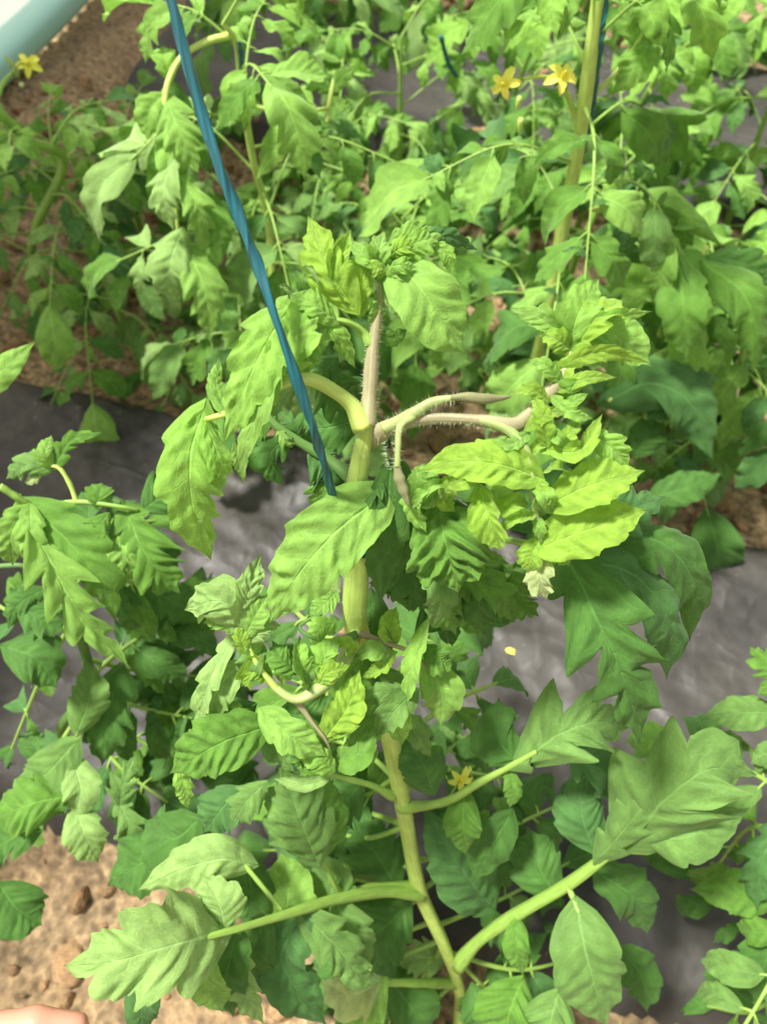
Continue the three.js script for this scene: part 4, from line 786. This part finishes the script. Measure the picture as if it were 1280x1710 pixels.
  rowPlant({ e: -1.0, n: 1.36, seed: 73, h: .36, leaves: 16, mats: ['mid', 'midb', 'teal', 'pale', 'midb'], size: .066, len: .22, t0: .1, label: 'tomato plant with small round leaves between the soil bank and the white peg' });
  rowPlant({ e: -.66, n: 1.12, seed: 64, h: .32, leaves: 18, mats: ['mid', 'midb', 'mature', 'pale'], size: .06, len: .24, t0: .12, label: 'low tomato plant spreading over soil clods at the film edge', pairs: 3 });
  const [cP] = rowPlant({ e: .38, n: 1.0, seed: 65, h: .5, leaves: 6, mats: ['mature', 'teal', 'mid', 'midb'], size: .08, label: 'tomato plant with large drooping leaves behind the right side shoot', t0: .3 });
  hang(cP, [[985, 350, 1.12, 4], [1030, 342, 1.08, 5], [1070, 335, 1.06, 6], [1110, 340, 1.05, 4]], [['fresh', [[1030, 340, 1.08], [1100, 335, 1.03], [1160, 370, 1.03], [1205, 412, 1.06]], 36, { lobe: .03, tooth: .02, fold: -.35, curl: -.5, nu: 36 }]]);
  hang(cP, [[1100, 560, 1.2, 5], [1130, 500, 1.12, 5], [1165, 440, 1.06, 5], [1180, 410, 1.04, 4]], [
    ['mid', [[1130, 440, 1.06], [1140, 510, 1.03], [1145, 605, 1.07]], 46, { lobe: .08, fold: .4 }], ['mid', [[1175, 440, 1.04], [1240, 490, 1.0], [1262, 560, 1.02], [1255, 625, 1.06]], 50, { lobe: .2, fold: -.15, nu: 40 }], ['mature', [[1190, 430, 1.04], [1240, 440, 1.03], [1290, 480, 1.05]], 34, { lobe: .2 }] ]);
  hang(cP, [[1080, 660, 1.22, 4], [1035, 655, 1.14, 4], [1015, 670, 1.13, 3]], [
    ['teal', [[1020, 665, 1.13], [1080, 640, 1.11], [1145, 665, 1.12], [1190, 770, 1.17]], 60, { lobe: .06, fold: .05, nu: 40 }], ['teal', [[1090, 690, 1.16], [1150, 640, 1.15], [1200, 630, 1.17]], 44, { lobe: .05 }], ['mature', [[1060, 760, 1.2], [1080, 730, 1.19], [1110, 705, 1.19]], 34, { lobe: .04 }], ['mature', [[1090, 830, 1.2], [1140, 815, 1.19], [1205, 790, 1.2]], 32, { lobe: .04 }] ]);
  rowPlant({ e: .80, n: .99, seed: 66, h: .3, leaves: 6, mats: ['mature', 'mid', 'midb'], size: .065, label: 'small tomato plant at the edge of bare soil on the right', t0: .3 });
  rowPlant({ e: .17, n: 1.05, seed: 67, h: .45, leaves: 20, mats: ['mid', 'mature', 'midb', 'fresh'], size: .085, len: .25, t0: .12, label: 'bushy tomato plant directly behind the upright crinkled tip' });
  rowPlant({ e: .02, n: 1.4, seed: 69, h: .42, leaves: 13, mats: mixed, size: .085, len: .26, t0: .12, label: 'bushy tomato plant in the furrow below the two yellow blossoms' });
  rowPlant({ e: -.55, n: 1.42, seed: 70, h: .4, leaves: 12, mats: lightMix, size: .075, len: .25, t0: .12, label: 'bushy tomato plant in the furrow beyond the hanging pale leaves' });
  rowPlant({ e: .45, n: 1.38, seed: 72, h: .36, leaves: 8, mats: mixed, size: .085, len: .25, t0: .12, label: 'bushy tomato plant in the furrow beside the arched light leaf' });
  rowPlant({ e: -.24, n: 1.08, seed: 68, h: .45, leaves: 20, mats: mixed, size: .075, len: .25, t0: .12, label: 'bushy tomato plant between the twine and the upright crinkled tip' });
}
// rows farther back
{
  let s = 300;
  for (const e of [-.72, -.46, -.2, .06, .32, .58, .86, 1.18]) rowPlant({ e: e + rr(-.05, .05), n: 1.72 + rr(-.12, .12), seed: s++, h: rr(.45, .62), leaves: 13, droop: 1, mats: e < -.2 ? lightMix : mixed, size: .09, len: .26, label: 'tomato plant in the row along the second film', group: 'tomato plants along the second film' });
  for (const e of [-.75, -.4, -.05, .3, .65, 1.0, 1.35]) rowPlant({ e: e + rr(-.05, .05), n: 2.6 + rr(-.1, .1), seed: s++, h: rr(.32, .45), leaves: 9, mats: lightMix, size: .11, len: .28, t0: .1, label: 'tomato plant in the row at the far edge of the second film', group: 'tomato plants at the far edge of the second film' });
}
// plant at the left edge with a blossom against the soil bank
{
  const st = [base(-1.22, 1.2), P(60, 380, 1.5), P(105, 260, 1.36), P(50, 235, 1.3), P(-10, 180, 1.22)];
  const [p] = rowPlant({ e: -1.22, n: 1.2, seed: 71, leaves: 10, stem: st, rad: [.008, .008, .0085, .009, .008], mats: ['teal', 'midb', 'mid', 'pale'], size: .055, len: .17, label: 'tomato plant with thick green stem and a yellow blossom before the soil bank' });
  const a = P(48, 108, 1.3); mesh('flower_stalk', stemPx([[-10, 180, 1.22, 5], [5, 140, 1.25, 4], [25, 118, 1.28, 3]], { n: 20 }), S.green, p);
  flower(p, a, V(.3, .6, .6), .024, P(25, 118, 1.28)); bud(p, P(30, 128, 1.28), V(.2, .9, .3), .026, S.pale); bud(p, P(22, 110, 1.28), V(-.2, .9, .3), .022, S.yellow); bud(p, P(36, 140, 1.28), V(.3, .2, .6), .024, S.pale);
}
// blossom low in the middle and fallen petals
flower(hero, P(769, 1302, .78), V(.1, .8, .5), .014, P(750, 1330, .75));
{
  const r = rng(9);
  for (const [x, y, d, lab] of [[845, 1085, 1.0, 'yellow fallen petal on the dark film under the lobed leaf']]) {
    const c = P(x, y, d), dir = c.clone().sub(EYE).normalize(); let q = c.clone(); for (let i = 0; i < 200 && q.y > .075; i++) q.addScaledVector(dir, .005);
    const m = mesh('', petalGeo, petalMat); m.position.copy(q); m.scale.setScalar(x < 900 ? .02 : .012); m.rotation.set(.1, 1.2, .1); top(m, 'fallen_petal', lab, 'petal');
  }
  // white marker peg in the soil
  const q = P(108, 425, 1.42), peg = new THREE.Group(); const gy = .0; const dd = q.clone().sub(EYE).normalize(); while (q.y > .10) q.addScaledVector(dd, .005);
  const t = mesh('', tubeGeo([V(q.x, -.02, q.z), V(q.x - .003, .09, q.z - .006), V(q.x - .012, .20, q.z - .014)], [.0045, .004, .0035], { n: 14, k: 8, flat: .5 }), new THREE.MeshStandardMaterial({ color: new THREE.Color().setRGB(.85, .85, .82), roughness: .5 }));
  top(t, 'marker_peg', 'thin white marker peg standing among small leaves on the soil', 'peg');
  // blue clip on twine end lying on the second film
  // dry fallen leaves
  const dry = new THREE.MeshPhysicalMaterial({ color: new THREE.Color().setRGB(.5, .3, .14), map: leafMap, bumpMap: leafBump, bumpScale: .003, roughness: .95, transmission: .15, thickness: 0, side: THREE.DoubleSide });
  const dg = bladeGeo([V(0, 0, 0), V(.1, .12, .4), V(.05, .1, .75), V(0, 0, 1)], { up: V(0, 1, 0), w: .42, nu: 18, nh: 4, lobe: .1, wr: 1.6, wave: 1.6, fold: .3, curl: -.9, seed: 8 });
  for (const [x, y, lab] of [[1132, 272, 'crumpled brown dry leaf on the far film beside the hanging leaves'], [822, 215, 'brown dry leaf on the far film below the two blossoms'], [800, 250, 'brown dry leaf lying by the stems behind the blossoms']]) {
    const q = P(x, y, 1), dd = q.clone().sub(EYE).normalize(); while (q.y > .075) q.addScaledVector(dd, .005);
    const m = mesh('', dg, dry); m.position.copy(q); m.scale.setScalar(.075); m.rotation.y = r() * 6; top(m, 'dry_leaf', lab, 'leaf');
  }
}
// ================================================================ HAND (finger tip in the lower left corner)
{
  const res = 84, half = .17, C = P(-190, 1790, .46);
  const f = (x, y, dd = 0) => P(x, y, .455 + dd).sub(C);
  const chain = [];
  const add = (pts, ra) => { for (let i = 0; i + 1 < pts.length; i++) chain.push([pts[i], pts[i + 1], ra[i], ra[i + 1]]); };
  add([f(-110, 1745, .01), f(-30, 1722, 0), f(60, 1710, -.002), f(128, 1712, .002)], [.0105, .0098, .0092, .0072]);   // forefinger
  add([f(-120, 1800, .012), f(-30, 1792, .004), f(55, 1790, .006), f(112, 1800, .016)], [.011, .010, .0095, .0075]);
  add([f(-130, 1855, .014), f(-45, 1862, .008), f(35, 1868, .012), f(85, 1880, .022)], [.0105, .0098, .009, .0072]);
  add([f(-150, 1905, .016), f(-80, 1922, .012), f(-20, 1935, .016), f(18, 1945, .024)], [.0095, .0085, .008, .0066]);
  add([f(-330, 1760, .02), f(-250, 1700, .03), f(-170, 1665, .045), f(-110, 1650, .055)], [.014, .012, .0105, .0078]);   // thumb
  add([f(-110, 1745, .012), f(-380, 1800, .02)], [.013, .018]); add([f(-120, 1800, .012), f(-385, 1830, .02)], [.0135, .019]); add([f(-130, 1855, .014), f(-385, 1860, .02)], [.0135, .019]); add([f(-150, 1905, .016), f(-390, 1885, .02)], [.0125, .018]);
  add([f(-380, 1845, .02), f(-620, 1900, .03)], [.024, .027]);
  const mc = new MarchingCubes(res, new THREE.MeshStandardMaterial(), false, false, 200000); mc.isolation = 0;
  const pt = V(), ab = V(), ap = V();
  for (let k = 0; k < res; k++) for (let j = 0; j < res; j++) for (let i = 0; i < res; i++) {
    pt.set((i - res / 2) / (res / 2) * half, (j - res / 2) / (res / 2) * half, (k - res / 2) / (res / 2) * half);
    let d = 1; for (const [a, b, ra, rb] of chain) {
      ab.subVectors(b, a); ap.subVectors(pt, a); const t = clamp(ap.dot(ab) / ab.lengthSq(), 0, 1); const dd = ap.addScaledVector(ab, -t).length() - (ra + (rb - ra) * t);
      const kk = .004, h = Math.max(kk - Math.abs(d - dd), 0) / kk; d = Math.min(d, dd) - h * h * kk * .25;
    }
    mc.field[i + j * res + k * res * res] = -d;
  }
  mc.update();
  const n = mc.count ?? mc.geometry.drawRange.count, gg = new THREE.BufferGeometry();
  gg.setAttribute('position', new THREE.BufferAttribute(mc.positionArray.slice(0, n * 3), 3)); gg.setAttribute('normal', new THREE.BufferAttribute(mc.normalArray.slice(0, n * 3), 3));
  gg.scale(half, half, half);
  const m = mesh('', gg, new THREE.MeshPhysicalMaterial({ color: new THREE.Color().setRGB(.62, .29, .19), roughness: .5, sheen: .2 })); m.position.copy(C);
  top(m, 'hand', 'bare hand reaching in at the soil edge with one fingertip showing', 'hand');
}
renderer.render(scene, camera);
